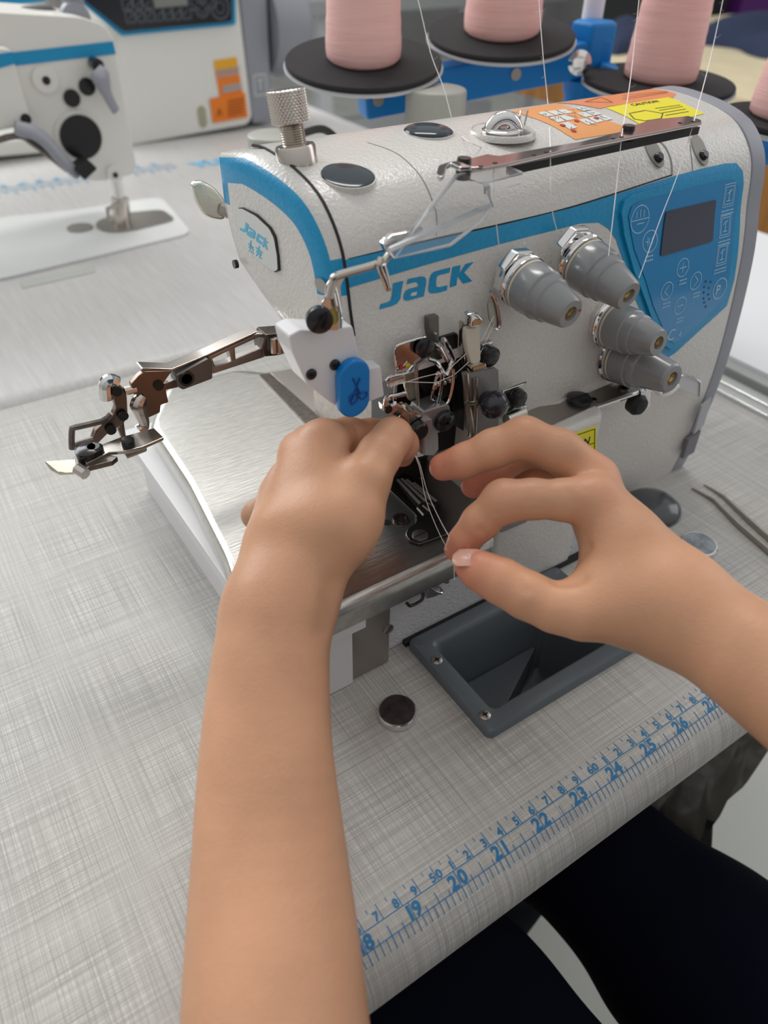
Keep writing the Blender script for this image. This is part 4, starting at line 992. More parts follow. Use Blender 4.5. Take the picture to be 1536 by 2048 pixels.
slabA('arm_bracket', [(610, 325), (755, 322), (700, 400), (740, 385), (722, 430), (735, 490), (693, 505), (690, 545), (610, 580), (600, 450), (550, 450), (535, 395), (575, 350)], YA-.002, .004, ROSE if False else mat('bronze toned steel', (.22, .16, .13), .3, 1.), PA, .0006)
slabA('link_bar', [(715, 395), (770, 370), (800, 385), (790, 410), (720, 425)], YA, .003, DSTEEL, PA)
bm = nb(); tube(bm, [PY(*za(600, 450), YA), PY(*za(572, 500), YA), PY(*za(605, 600), YA), PY(*za(580, 635), YA)], [.003, .0045, .003, .0035], 10, 4); obj('lift_finger', bm, NICKEL, PA)
slabA('shank', [(405, 385), (440, 370), (490, 410), (515, 460), (520, 560), (500, 600), (512, 680), (490, 690), (470, 640), (480, 615), (420, 650), (350, 720), (330, 690), (350, 640), (440, 560), (455, 520), (430, 430)], YA-.001, .005, MAT['bronze toned steel'], PA, .0008)
for p in ((458, 428), (492, 558), (428, 632), (680, 398)):
    bm = nb(); lathe(bm, [(.0027, 0), (.0027, .0014), (0, .0014)], PY(*za(*p), YA-.002), (0, -1, 0), 16); obj('pin', bm, DARK, PA)
bm = nb(); tube(bm, [PY(*za(*p), YA) for p in ((405, 470), (400, 395), (425, 372), (460, 385))], .0035, 10, 3); obj('shank_spring', bm, CHROME, PA)
bm = nb(); tube(bm, [PY(*za(*p), YA) for p in ((430, 552), (380, 590), (240, 622), (222, 640), (222, 735), (232, 715), (335, 685))], .0016, 8, 2); obj('finger_guard_wire', bm, DSTEEL, PA)
bm = nb(); tube(bm, [PY(*za(500, 430), YA), PY(*za(560, 415), YA)], .0025, 10); obj('shank_link', bm, NICKEL, PA)
# foot: flat sole seen from above
ZF = .112
def soleZ(name, pts, z, th, m, par, bev=.0005): 
    bm = nb(); prism(bm, [PZ(*za(*p), z) for p in pts], (0, 0, th)); return obj(name, bm, m, par, bev)
FT = soleZ('presser_foot', [(380, 730), (480, 690), (660, 640), (712, 690), (600, 740), (500, 765), (420, 770), (300, 830), (290, 800)], .119, .002, mat('worn foot steel', (.45, .42, .38), .22, 1.), PA)
soleZ('foot_sole', [(230, 800), (320, 790), (430, 790), (470, 800), (440, 825), (320, 855), (290, 880), (240, 850)], .1165, .003, DSTEEL, PA)
bm = nb(); P_ = [PZ(*za(240, 800), .121), PZ(*za(160, 810), .121), PZ(*za(80, 810), .127), PZ(*za(110, 850), .122), PZ(*za(160, 875), .119), PZ(*za(250, 870), .119)]
prism(bm, P_, (0, 0, .0012)); obj('foot_toe', bm, mat('pale toe steel', (.60, .57, .48), .25, 1.), PA, .0004)
soleZ('foot_side_tongue', [(490, 755), (620, 735), (620, 750), (515, 790)], .1155, .0015, STEELF, PA)
bm = nb(); tube(bm, [PZ(*za(250, 840), .122), PZ(*za(295, 870), .121)], .003, 8); obj('foot_hinge', bm, NICKEL, PA)
for p, r in (((310, 762), .0062), ((345, 755), .0045), ((520, 712), .0035)):
    bm = nb(); lathe(bm, [(r, 0), (r, .003), (r*.7, .004), (0, .004)], PZ(*za(*p), .121), (0, 0, 1), 20); obj('foot_screw', bm, BLACK, PA)

# ---- lower left cover with the blue release button
lcv = [(578, 672), (600, 660), (640, 662), (706, 652), (716, 700), (726, 742), (735, 742), (735, 815), (700, 822), (664, 808), (614, 768), (585, 705)]
bm = nb(); prism(bm, [PY(a, b_, .262) for a, b_ in rounded(lcv, 5, 2)], (0, .014, 0)); obj('lower_cover', bm, WPLAS, OM, .0018, 3)
bm = nb(); prism(bm, [PY(a, b_, .2605) for a, b_ in ((733, 738), (763, 732), (770, 793), (737, 806))], (0, .010, 0)); obj('button_arm', bm, WPLAS, OM, .0012)
for a, b_ in ((622, 748), (669, 729)):
    cross_screw(OM, PY(a, b_, .262), (0, -1, 0), .0026, BLACK, 'screw', .0012)
bc = PY(711, 780, .2565); dn = (PY(714, 760, .2565)-PY(708, 800, .2565)); hh = .0145; rr = .0082
bm = nb(); pts = []
for i in range(32):
    a = 2*PI*i/32; pts.append(bc+Vector((rr*math.cos(a), 0, rr*math.sin(a)+(.0065 if math.sin(a) >= 0 else -.0065))))
prism(bm, pts, (0, .005, 0)); bt = obj('cutter_release_button', bm, BLUEP, OM, .0012, 3, label='blue capsule button with an engraved pair of scissors')
zb = lambda x, y: (640+x/3.072, 580+y/3.072); yq = .2563
bm = nb()
for path in (((203, 545), (248, 635)), ((245, 540), (215, 625), (190, 690)), ):
    tube(bm, [PY(*zb(*p), yq) for p in path], .00045, 6)
tube(bm, [PY(*zb(*p), yq) for p in ((215, 625), (185, 655), (187, 690), (205, 700), (230, 665), (215, 625))], .00045, 6, 4)
tube(bm, [PY(*zb(*p), yq) for p in ((248, 635), (285, 625), (285, 650), (260, 670), (240, 655), (232, 612))], .00045, 6, 4)
obj('engraved_scissors', bm, BLUED, bt)
# head-casting lower lip and a solid near-black box for the shaded needle bay
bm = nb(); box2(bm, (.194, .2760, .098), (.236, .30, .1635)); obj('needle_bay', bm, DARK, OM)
bm = nb(); box2(bm, (.198, .30, .0725), (.236, .376, .163)); obj('inner_frame', bm, DSTEEL, OM, .001)
# ---- needle-bay mechanisms, each lying on its own upright plane
zm = lambda x, y: (760+x/5.12, 580+y/5.12)
def slabM(name, pts, y0, th, m, par=None, bev=.0004, r=0):
    q = [zm(*p) for p in pts]
    if r: q = [tuple(v) for v in rounded(q, r, 2)]
    bm = nb(); prism(bm, [PY(a, b_, y0) for a, b_ in q], (0, th, 0)); return obj(name, bm, m, par or OM, bev, 2)
def wireM(name, pts, y0, r, m, par=None, n=3, flat=1., up=None):
    bm = nb(); tube(bm, [PY(*zm(*p[:2]), y0 if len(p) < 3 else p[2]) for p in pts], r, 8, n, flat, up); return obj(name, bm, m, par or OM)
slabM('lever_slot', [(500, 292), (605, 265), (608, 545), (560, 560), (505, 480)], .2655, .004, mat('slot metal', (.17, .17, .155), .35, .8))
bm = nb(); lathe(bm, [(.0009, 0), (.0007, .0008), (0, .001)], PY(*zm(560, 445), .2655), (0, -1, 0), 10); obj('slot_pin', bm, CHROME, OM)
tp = slabM('thread_plate', [(150, 640), (160, 600), (195, 560), (440, 488), (480, 500), (505, 560), (500, 640), (440, 670), (350, 735), (345, 775), (165, 835)], .2625, .0015, ROSE, None, .0005, 2)
wireM('plate_rim', [(160, 835), (152, 640), (165, 595), (200, 558), (440, 488), (480, 500)], .262, .0006, CHROME, tp, 3)
slotted_screw(tp, PY(*zm(445, 580), .2615), (0, -1, 0), .0050, BLACK, 'screw', .003, True, 1.3)
for p, m_ in (((215, 792), REDM), ((287, 776), mat('yellow dot', (.6, .5, .02)))):
    bm = nb(); lathe(bm, [(.0009 if m_ is REDM else .0014, 0), (.0012, .0006), (0, .0008)], PY(*zm(*p), .2625), (0, -1, 0), 12); obj('colour_dot', bm, m_, tp)
slabM('needle_thread_guide', [(85, 960), (105, 915), (255, 875), (250, 950), (110, 1010), (90, 990)], .2595, .0016, ROSE, None, .0005)
wireM('guide_lip', [(60, 930), (120, 880), (270, 845), (340, 775)], .2602, .0009, CHROME)
slabM('take_up_body', [(440, 670), (500, 560), (560, 570), (620, 640), (700, 830), (690, 900), (640, 850), (560, 720), (480, 700), (400, 760)], .2660, .003, DSTEEL)
slabM('looper_window', [(375, 780), (480, 705), (560, 725), (620, 820), (560, 1000), (470, 1080), (400, 960)], .2705, .002, DARK)
wireM('take_up_frame', [(395, 1200), (380, 1000), (372, 790), (410, 740), (490, 702), (560, 725), (620, 800), (650, 850), (665, 880)], .2625, .0009, STEELF, None, 2)
wireM('take_up_lever', [(660, 870), (600, 770), (560, 725), (490, 702)], .2615, .0013, CHROME, None, 3)
wireM('take_up_lever', [(640, 515), (665, 530), (745, 690), (735, 740), (705, 835), (690, 870)], .2595, .0015, CHROME, None, 3)
wireM('take_up_lever', [(560, 560), (610, 590), (690, 725)], .2605, .0011, CHROME, None, 3)
wireM('take_up_loop', [(635, 850), (625, 1000), (590, 1190), (640, 1175), (700, 1140), (745, 960), (750, 805)], .2585, .0009, CHROME, None, 3)
wireM('take_up_loop', [(590, 850), (560, 960), (530, 1100), (570, 1130)], .2605, .0008, CHROME, None, 3)
slabM('take_up_cup', [(640, 870), (740, 880), (730, 1000), (700, 1080), (600, 1150), (610, 1000)], .2640, .002, DSTEEL)
for p in ((590, 855), (578, 955), (630, 905), (705, 920), (650, 940), (750, 870)):
    bm = nb(); lathe(bm, [(.0014, 0), (.0012, .0015), (0, .002)], PY(*zm(*p), .2600), (0, -1, 0), 12); obj('thread_eyelet', bm, CHROME, OM)
for p, m_ in (((588, 890), REDM), ((572, 1000), mat('orange dot', (.6, .15, .02)))):
    bm = nb(); lathe(bm, [(.0012, 0), (0, .001)], PY(*zm(*p), .2612), (0, -1, 0), 10); obj('colour_dot', bm, m_, OM)
slabM('bay_wall', [(615, 490), (780, 440), (805, 460), (800, 700), (880, 1000), (860, 1450), (760, 1380), (740, 700), (615, 520)], .2665, .003, BLACK, None, .0006)
slabM('needle_clamp', [(45, 1190), (130, 1160), (265, 1170), (270, 1230), (220, 1290), (110, 1290), (55, 1260)], .2620, .006, CHROME, None, .0008)
bm = nb(); lathe(bm, [(.0022, 0), (.0022, .0006), (0, .0006)], PY(*zm(85, 1222), .2618), (0, -1, 0), 16); obj('clamp_hole', bm, DARK, OM)
wireM('clamp_finger', [(60, 1180), (75, 1100), (130, 1090), (260, 1060)], .2622, .0014, CHROME, None, 3)
wireM('clamp_finger', [(150, 1160), (200, 1185), (225, 1200), (245, 1170)], .2612, .0012, CHROME, None, 3)
wireM('needle', [(240, 1290), (235, 1400), (230, 1560)], .266, .0007, CHROME, None, 0)
wireM('needle', [(195, 1290), (190, 1400), (186, 1560)], .266, .0007, CHROME, None, 0)
slabM('cylinder_guide', [(260, 880), (330, 830), (380, 850), (385, 1190), (300, 1130), (265, 1000)], .2685, .003, mat('olive worn steel', (.38, .35, .28), .35, .9), None, .001)
kn_ = slabM('knife_block', [(430, 1310), (455, 1240), (510, 1225), (690, 1165), (720, 1190), (750, 1370), (690, 1440), (600, 1470), (605, 1500), (610, 1640), (560, 1700), (440, 1700)], .2560, .012, CAST, None, .0012)
slabM('knife_rib', [(440, 1340), (535, 1320), (550, 1560), (560, 1700), (450, 1700)], .2535, .003, CAST, kn_, .0008)
cross_screw(kn_, PY(*zm(650, 1332), .2558), (0, -1, 0), .0060, BLACK, 'screw', .0030)
ky = slabM('knife_holder', [(305, 1265), (370, 1235), (440, 1275), (430, 1330), (430, 1480), (320, 1420), (300, 1330)], .2570, .010, NICKEL, None, .0008)
bm = nb(); lathe(bm, [(.0048, 0), (.0048, .0035), (.004, .0045), (0, .0045)], PY(*zm(375, 1420), .2565), (0, -1, 0), 24); obj('knife_screw', bm, BLACK, ky)
slabM('knife_blade', [(330, 1460), (430, 1460), (455, 1700), (380, 1720)], .2600, .003, NICKEL, None, .0004)
# felt oiler with chrome clips
fc = slabM('oiler_frame', [(855, 330), (905, 350), (905, 800), (930, 850), (880, 860), (850, 600)], .2610, .004, NICKEL, None, .0008)
slabM('felt_pad', [(890, 400), (1030, 378), (1040, 720), (1000, 770), (940, 760), (900, 640), (882, 500)], .2565, .004, FELT, None, .0012)
slabM('oiler_clip', [(920, 390), (935, 290), (905, 262), (960, 235), (1010, 240), (1055, 300), (1050, 350), (1000, 385)], .2545, .005, CHROME, None, .0012)
slabM('clip_face', [(945, 375), (955, 325), (985, 300), (1035, 300), (1050, 320), (1035, 355)], .2540, .001, mat('copper tint steel', (.45, .24, .13), .25, 1.), None, .0003)
slabM('oiler_clip', [(930, 800), (1040, 750), (1092, 745), (1100, 800), (1060, 830), (950, 850)], .2545, .005, CHROME, None, .0012)
slabM('clip_face', [(950, 795), (1080, 755), (1085, 795), (955, 835)], .2540, .001, MAT['copper tint steel'], None, .0003)
slabM('oiler_latch', [(1050, 560), (1150, 520), (1165, 545), (1150, 640), (1060, 650)], .2590, .003, CHROME, None, .0006)
bm = nb(); lathe(bm, [(.0055, 0), (.0055, .003), (.004, .004), (0, .004)], PY(*zm(1105, 670), .2590), (0, -1, 0), 24); obj('latch_screw', bm, BLACK, OM)
slabM('column_guard', [(870, 870), (1185, 800), (1215, 820), (1225, 1000), (1215, 1420), (960, 1500), (900, 1440)], .2530, .002, mat('smoky plastic guard', (.20, .19, .19), .25, .2), None, .0006)
wireM('guard_rim', [(870, 850), (885, 1000), (890, 1150), (940, 1420), (930, 1500)], .2525, .0018, mat('worn light steel', (.5, .47, .42), .3, 1.), None, 2)
wireM('guard_rib', [(975, 900), (970, 1130), (975, 1200), (965, 1480)], .2520, .0014, MAT['worn light steel'], None, 2)
wireM('guard_rib', [(880, 1140), (930, 1160), (990, 1140)], .2515, .0012, MAT['worn light steel'], None, 2)
bm = nb(); lathe(bm, [(.004, -.001), (.0055, .002), (.0074, .005), (.0076, .008), (.006, .0115), (.003, .013), (0, .0133)], PY(*zm(1085, 1115), .2520), (0, -1, 0), 28); obj('black_knob', bm, mat('black knob plastic', (.02, .02, .03), .2, coat=.4), OM, ang=60)
cl = slabM('clamp_plate', [(1262, 1028), (1490, 945), (1500, 955), (1495, 1180), (1290, 1310), (1250, 1300)], .2540, .0015, mat('bright zinc plate', (.62, .62, .56), .25, 1.), None, .0003)
wireM('clamp_plate_edge', [(1255, 1300), (1258, 1030), (1490, 945)], .2535, .0008, CHROME, cl, 0)
bm = nb(); lathe(bm, [(.0052, 0), (.0056, .0015), (.005, .0045), (.0035, .0055), (0, .0055)], PY(*zm(1380, 1090), .2538), (0, -1, 0), 18); obj('knurled_screw', bm, BLACK, cl)
wireM('clamp_lip', [(1265, 1310), (1480, 1185)], .2525, .0016, CHROME, cl, 0)
bm = nb(); tube(bm, [PY(*zm(1290, 1325), .2500), PY(*zm(1470, 1250), .2500)], .0035, 14); obj('clamp_roller', bm, MAT['bright zinc plate'], cl)
# looper thread bar running to the right
zr = lambda x, y: (1000+x*.27344, 680+y*.27344)
def barpt(x, y, yy, z=None): return PY(*zr(x, y), yy)
zb_ = PY(*zr(500, 520), .250).z
bm = nb(); prism(bm, [PZ(*zr(*p), zb_) for p in ((150, 620), (220, 510), (430, 480), (520, 420), (640, 400), (880, 300), (1020, 350), (1045, 370), (700, 490), (380, 640))], (0, 0, .0015)); tb = obj('thread_guide_bar', bm, STEELF, OM, .0004)
bm = nb(); tube(bm, [PZ(*zr(380, 645), zb_), PZ(*zr(680, 500), zb_), PZ(*zr(1045, 375), zb_)], .0014, 8); obj('bar_flange', bm, CHROME, tb)
slotted_screw(tb, PZ(*zr(575, 445), zb_+.0015), (0, 0, 1), .0072, BLACK, 'slotted_screw', .003, True, 2.3)
for p, r in (((685, 440), .0022), ((905, 355), .0035)):
    bm = nb(); lathe(bm, [(r, 0), (r, .0008), (r*.6, .0008), (r*.6, 0), (0, 0)], PZ(*zr(*p), zb_+.0015), (0, 0, 1), 16); obj('bar_hole', bm, DSTEEL, tb)
slabR = lambda name, pts, y0, th, m, par, bev=.0005: obj(name, (lambda bm: (prism(bm, [PY(*zr(*p), y0) for p in pts], (0, th, 0)), bm)[1])(nb()), m, par, bev)
yv = .240
slabR('bar_end_tab', [(1030, 370), (1100, 385), (1100, 480), (1050, 540), (990, 530), (1035, 480)], yv, .002, CHROME, tb)
bm = nb(); lathe(bm, [(.0062, -.002), (.0068, .003), (.005, .006), (0, .007)], PY(*zr(985, 460), .243), (0, -1, 0), 22); obj('rubber_foot', bm, BLACKR, tb)
bm = nb(); tube(bm, [PY(*zr(*p), .246) for p in ((1060, 375), (1120, 350), (1180, 390), (1240, 380), (1300, 330))], .0020, 8, 3); obj('guide_spring', bm, CHROME, tb)
slabR('clear_end_shield', [(1300, 350), (1320, 265), (1370, 250), (1460, 300), (1450, 415)], .250, .0010, mat('thin clear shield', (.62, .62, .64), .15), tb, .0003)
bm = nb(); tube(bm, [PY(*zr(*p), .2495) for p in ((1320, 265), (1370, 250), (1455, 298), (1465, 310), (1458, 410))], .0006, 8); obj('shield_rim', bm, CHROME, tb)
# end cover mouldings
bm = nb(); e0 = [PX(a, b_, .474-.020) for a, b_ in ((1395, 800), (1425, 795), (1400, 890), (1370, 905))]
obj('label_plate', (lambda bm: (prism(bm, [PY(a, b_, .2560) for a, b_ in ((1404, 812), (1424, 796), (1408, 850), (1388, 868))], (0, .0015, 0)), bm)[1])(nb()), mat('pale label print', (.48, .49, .52), .5), OM)
obj('lower_vent', (lambda bm: (prism(bm, [PY(a, b_, .2580) for a, b_ in ((1378, 880), (1402, 862), (1388, 905), (1366, 918))], (0, .003, 0)), bm)[1])(nb()), mat('vent grey', (.20, .20, .22), .5), OM)
# ================================================================== background machines
def px_poly(bm, pts, y, depth): prism(bm, [PY(a, b, y) for a, b in pts], (0, depth, 0))
HM = thing('lockstitch_machine', 'white lockstitch sewing machine seen from behind, needle end at the right, at the upper left', 'sewing machine', (.2, 1.05, 0))
yh = .985
bm = nb(); px_poly(bm, rounded([(-500, -5), (160, 34), (208, 50), (226, 74), (232, 110), (274, 336), (264, 350), (190, 364), (140, 345), (60, 250), (0, 262), (-500, 330)], 12), yh, .11)
obj('head', bm, WBG, HM, .008, 3, ang=50)
def blk(px, py, r, dd=.004, m=BLACK, name='hole', y=None, parent=HM):
    bm = nb(); lathe(bm, [(r, 0), (r, dd), (0, dd)], PY(px, py, y or yh)+Vector((0, .001, 0)), (0, -1, 0), 28); return obj(name, bm, m, parent)
bm = nb(); px_poly(bm, [(0, 108), (226, 83), (232, 108), (0, 135)], yh-.0012, .002); obj('blue_stripe', bm, BLUE, HM)
bm = nb(); px_poly(bm, rounded([(-500, 120), (0, 96), (20, 97), (30, 130), (60, 235), (40, 246), (0, 260), (-500, 300)], 10), yh-.022, .02); obj('side_cover', bm, WBG, HM, .004, ang=50)
bm = nb(); px_poly(bm, [(-500, 150), (0, 108), (24, 104), (29, 128), (0, 136), (-500, 180)], yh-.0235, .002); obj('blue_stripe', bm, BLUE, HM)
blk(90, 158, .0135, .004, WBG, 'boss'); blk(91, 160, .0042, .005, BLACK, 'boss_hole'); blk(143, 196, .0090); blk(173, 173, .0090); blk(158, 272, .027, .004, WBG, 'hub_ring'); blk(160, 273, .0235, .006, BLACK, 'oil_window'); blk(42, 230, .0055, .024, BLACK, 'screw'); blk(228, 345, .0095, .006, WBG, 'boss'); blk(228, 348, .0032, .007, BLACK, 'boss_hole')
bm = nb(); tube(bm, [PY(190, 140, yh-.02), PY(202, 155, yh-.022), PY(215, 190, yh-.02), PY(232, 222, yh-.018)], [.0125, .0150, .0078, .0065], 14, 4, .5); obj('presser_lever', bm, GTRIM, HM)
blk(187, 126, .0065, .018, BLACK, 'lever_screw')
bm = nb(); tube(bm, [PY(30, 255, yh-.035), PY(80, 272, yh-.035), (PY(130, 325, yh-.035)), PY(155, 350, yh-.03)], [.0085, .009, .0085, .006], 12, 5, .6); obj('knee_lifter_arm', bm, GTRIM, HM)
bm = nb(); tube(bm, [PY(-60, 300, yh-.03), PY(30, 272, yh-.03), PY(70, 290, yh-.03), PY(135, 340, yh-.03)], .0035, 8, 5); obj('lifter_wire', bm, DSTEEL, HM)
bm = nb(); px_poly(bm, rounded([(152, 340), (180, 322), (196, 338), (170, 362)], 5), yh-.045, .03); obj('lifter_pad', bm, BLACKR, HM, .003)
bm = nb(); tube(bm, [PY(230, 350, yh+.03), PY(236, 385, yh+.03), PY(244, 452, yh+.03)], [.007, .007, .0065], 12); obj('needle_bar', bm, CHROME, HM)
bm = nb(); tube(bm, [PY(240, 395, yh+.03), PY(244, 455, yh+.03)], .011, 12); obj('presser_bar', bm, NICKEL, HM)
bm = nb(); tube(bm, [PY(240, 408, yh+.02), PY(215, 418, yh+.015), PY(218, 440, yh+.015)], .003, 8); obj('thread_guard', bm, STEELF, HM)
bm = nb(); tube(bm, [PY(142, 0-60, yh+.05), PY(148, 40, yh+.05)], .0115, 16); obj('thread_post', bm, GTRIM, HM)
blk(148, 36, .016, .012, GTRIM, 'post_collar', y=yh+.045)
bm = nb(); lathe(bm, [(.022, 0), (.022, .010), (.015, .014), (0, .014)], PZ(78, 43, PY(78, 43, yh+.03).z-.004), (0, 0, 1), 24); obj('oil_cap', bm, BLACKR, HM)
bm = nb(); px_poly(bm, [(95, -40), (125, -40), (130, 32), (100, 34)], yh+.09, .02); obj('thread_take_up_cover', bm, STEELF, HM, .003)
bm = nb(); prism(bm, rounded([PZ(-600, 560), PZ(-600, 660), PZ(0, 562), PZ(385, 470), PZ(322, 398), PZ(150, 425), PZ(0, 440)], .02), (0, 0, .004)); obj('bed', bm, mat('white bed enamel', (.82, .83, .82), .25), HM, .0015)
bm = nb(); prism(bm, rounded([PZ(190, 455, .005), PZ(215, 465, .005), PZ(260, 462, .005), PZ(352, 440, .005), PZ(325, 420, .005), PZ(240, 428, .005), PZ(195, 442, .005)], .012), (0, 0, .0012)); obj('needle_plate', bm, STEELF, HM)
bm = nb(); lathe(bm, [(.016, 0), (.016, .002), (0, .002)], PZ(160, 457, .004), (0, 0, 1), 24); obj('bed_screw', bm, STEELF, HM)

PM = thing('computer_lockstitch_machine', 'white lockstitch machine with black control panel and orange warning stickers at the top left', 'sewing machine', (.55, 1.5, 0))
yp = 1.405
bm = nb(); px_poly(bm, rounded([(100, -260), (470, -260), (478, 0), (505, 235), (495, 250), (262, 292), (-60, 320), (-60, 290), (235, 262), (238, 60), (215, 20), (100, -30)], 10), yp, .16); obj('pillar', bm, WBG, PM, .01, 3, ang=50)
bm = nb(); px_poly(bm, rounded([(-700, -120), (-700, 25), (0, 18), (160, 2), (160, -160)], 6), yp-.02, .14); obj('upper_arm', bm, WBG, PM, .006)
bm = nb(); px_poly(bm, [(-700, 20), (0, 12), (158, -4), (158, -40), (0, -20), (-700, -10)], yp-.0225, .002); obj('blue_stripe', bm, BLUE, PM)
bm = nb(); px_poly(bm, rounded([(160, -260), (470, -260), (472, 50), (243, 72), (166, 8)], 6), yp-.006, .006); obj('panel_frame', bm, BLUE, PM, .001)
bm = nb(); px_poly(bm, rounded([(166, -260), (462, -260), (465, 43), (248, 63), (170, 2)], 5), yp-.014, .008); pn = obj('control_panel', bm, mat('black panel', (.015, .015, .018), .15), PM, .001)
bm = nb(); px_poly(bm, [(302, -30), (372, -30), (375, 10), (310, 16)], yp-.0165, .002); obj('display', bm, mat('grey display', (.22, .22, .20), .3), pn)
PICN = mat('panel key print', (.11, .12, .14), .5)
for r_, (y_, xs_) in enumerate(((10, (256, 275, 294)), (32, (262, 280, 299, 318, 336, 354, 371)))):
    for i, x_ in enumerate(xs_):
        bm = nb(); q = PY(x_, y_-i*1.2, yp-.0145); s_ = .0085
        for a, b in (((-1, -1), (1, -1)), ((1, -1), (1, 1)), ((1, 1), (-1, 1)), ((-1, 1), (-1, -1)), ((-.4, -.5), (.5, .5))): line2(bm, (a[0]*s_, a[1]*s_), (b[0]*s_, b[1]*s_), .0018)
        lay(bm, lambda u, v: q+Vector((u, 0, v))); obj('key', bm, PICN, pn, normals=False, smooth=False)
for x_, y_, r_ in ((388, 4, .011), (404, 18, .011), (418, 3, .011), (440, 15, .016)):
    bm = nb(); q = PY(x_, y_, yp-.0145); ring2(bm, (0, 0), r_, .0022); ring2(bm, (0, 0), r_*.5, .0015); lay(bm, lambda u, v: q+Vector((u, 0, v))); obj('key', bm, PICN, pn, normals=False, smooth=False)
bm = nb(); px_poly(bm, [(428, 122), (473, 114), (476, 133), (431, 142)], yp-.002, .002); obj('warning_sticker', bm, mat('amber sticker', (.82, .42, .02), .4), PM)
bm = nb(); px_poly(bm, [(431, 142), (476, 133), (486, 186), (441, 196)], yp-.002, .002); st = obj('warning_sticker', bm, ORA2, PM)
bm = nb(); rnd = random.Random(3)
for (x0_, y0_, x1_, y1_) in ((434, 140, 480, 158), (445, 172, 483, 187)):
    for i in range(5):
        for j in range(2):
            x = x0_+(x1_-x0_)*(i+.1)/5; y = y0_+(y1_-y0_)*j/2-i*1.5; px_poly(bm, [(x, y), (x+6.5, y-1.2), (x+7, y+5.5), (x+.5, y+6.8)], yp-.0035, .001)
obj('pictograms', bm, mat('grey pictogram print', (.45, .42, .40), .5), st)
bm = nb(); px_poly(bm, [(420, 198), (490, 186), (496, 234), (427, 246)], yp-.003, .002); st = obj('warning_sticker', bm, ORA2, PM)
bm = nb()
for i in range(6): px_poly(bm, [(456, 201+i*6-0), (488, 195+i*6), (488, 197+i*6), (456, 203+i*6)], yp-.0042, .001)
px_poly(bm, [(434, 233), (439, 215), (446, 231), (443, 231), (439, 221), (437, 232)], yp-.0042, .001)
obj('sticker_text', bm, mat('dull brown print', (.35, .09, .01), .5), st)
bm = nb(); px_poly(bm, rounded([(394, 218), (402, 210), (411, 216), (415, 250), (407, 257), (399, 252)], 8, 4), yp-.001, .002); obj('oil_gauge', bm, mat('olive gauge', (.38, .38, .26), .3), PM)
bm = nb(); px_poly(bm, rounded([(470, -200), (525, -200), (545, 240), (506, 248), (480, 0)], 6), yp+.01, .14); mt = obj('motor_cover', bm, GTRIM, PM, .006)
bm = nb(); q = PY(550, 50, yp+.06); lathe(bm, [(0, -.03), (.075, -.03), (.085, -.01), (.085, .03), (.07, .04), (0, .04)], q, (1, 0, 0), 32); obj('handwheel', bm, GTRIM, PM)
bm = nb(); q = PY(521, 170, yp+.01-.001); 
for a, b in (((-1, -1), (1, -1)), ((1, -1), (1, 1)), ((1, 1), (-1, 1)), ((-1, 1), (-1, -1)), ((0, -.5), (0, .5)), ((-.5, .5), (.5, .5))): line2(bm, (a[0]*.012, a[1]*.016), (b[0]*.012, b[1]*.016), .002)
lay(bm, lambda u, v: q+Vector((u, 0, v))); obj('marking', bm, PICT, mt, normals=False, smooth=False)

# ------------------------------------------------------------------ grey posts behind the overlock machine
for px, py, d, r in ((546, 268, .60, .0208), (873, 176, .60, .0245)):
    q = PD(px, py, d); bm = nb(); lathe(bm, [(r*.9, -.085), (r, -.082), (r, -.002), (r*.97, -.0006), (r*.92, 0), (0, 0)], q, (0, 0, 1), 40)
    po = obj('rear_post', bm, POST, OM, ang=50, label='grey cylindrical post behind the housing')
    bm = nb(); box2(bm, (q.x-.006, .372, q.z-.07), (q.x+.006, q.y, q.z-.058)) if q.x > .17 else box2(bm, (q.x, .372, q.z-.07), (q.x+.03, q.y, q.z-.058)); obj('post_bracket', bm, GFRAME, po)
q = PD(600, 262, .64)
bm = nb(); tube(bm, [PD(600, 268, .64), PD(640, 258, .64), PD(665, 270, .64), PD(690, 300, .64), PD(700, 340, .64)], .0032, 10, 5)
o = obj('power_cable', bm, mat('grey cable', (.07, .07, .065), .5), None, loc=q); tag(o, 'dark grey cable arching behind the knurled knob', 'cable')

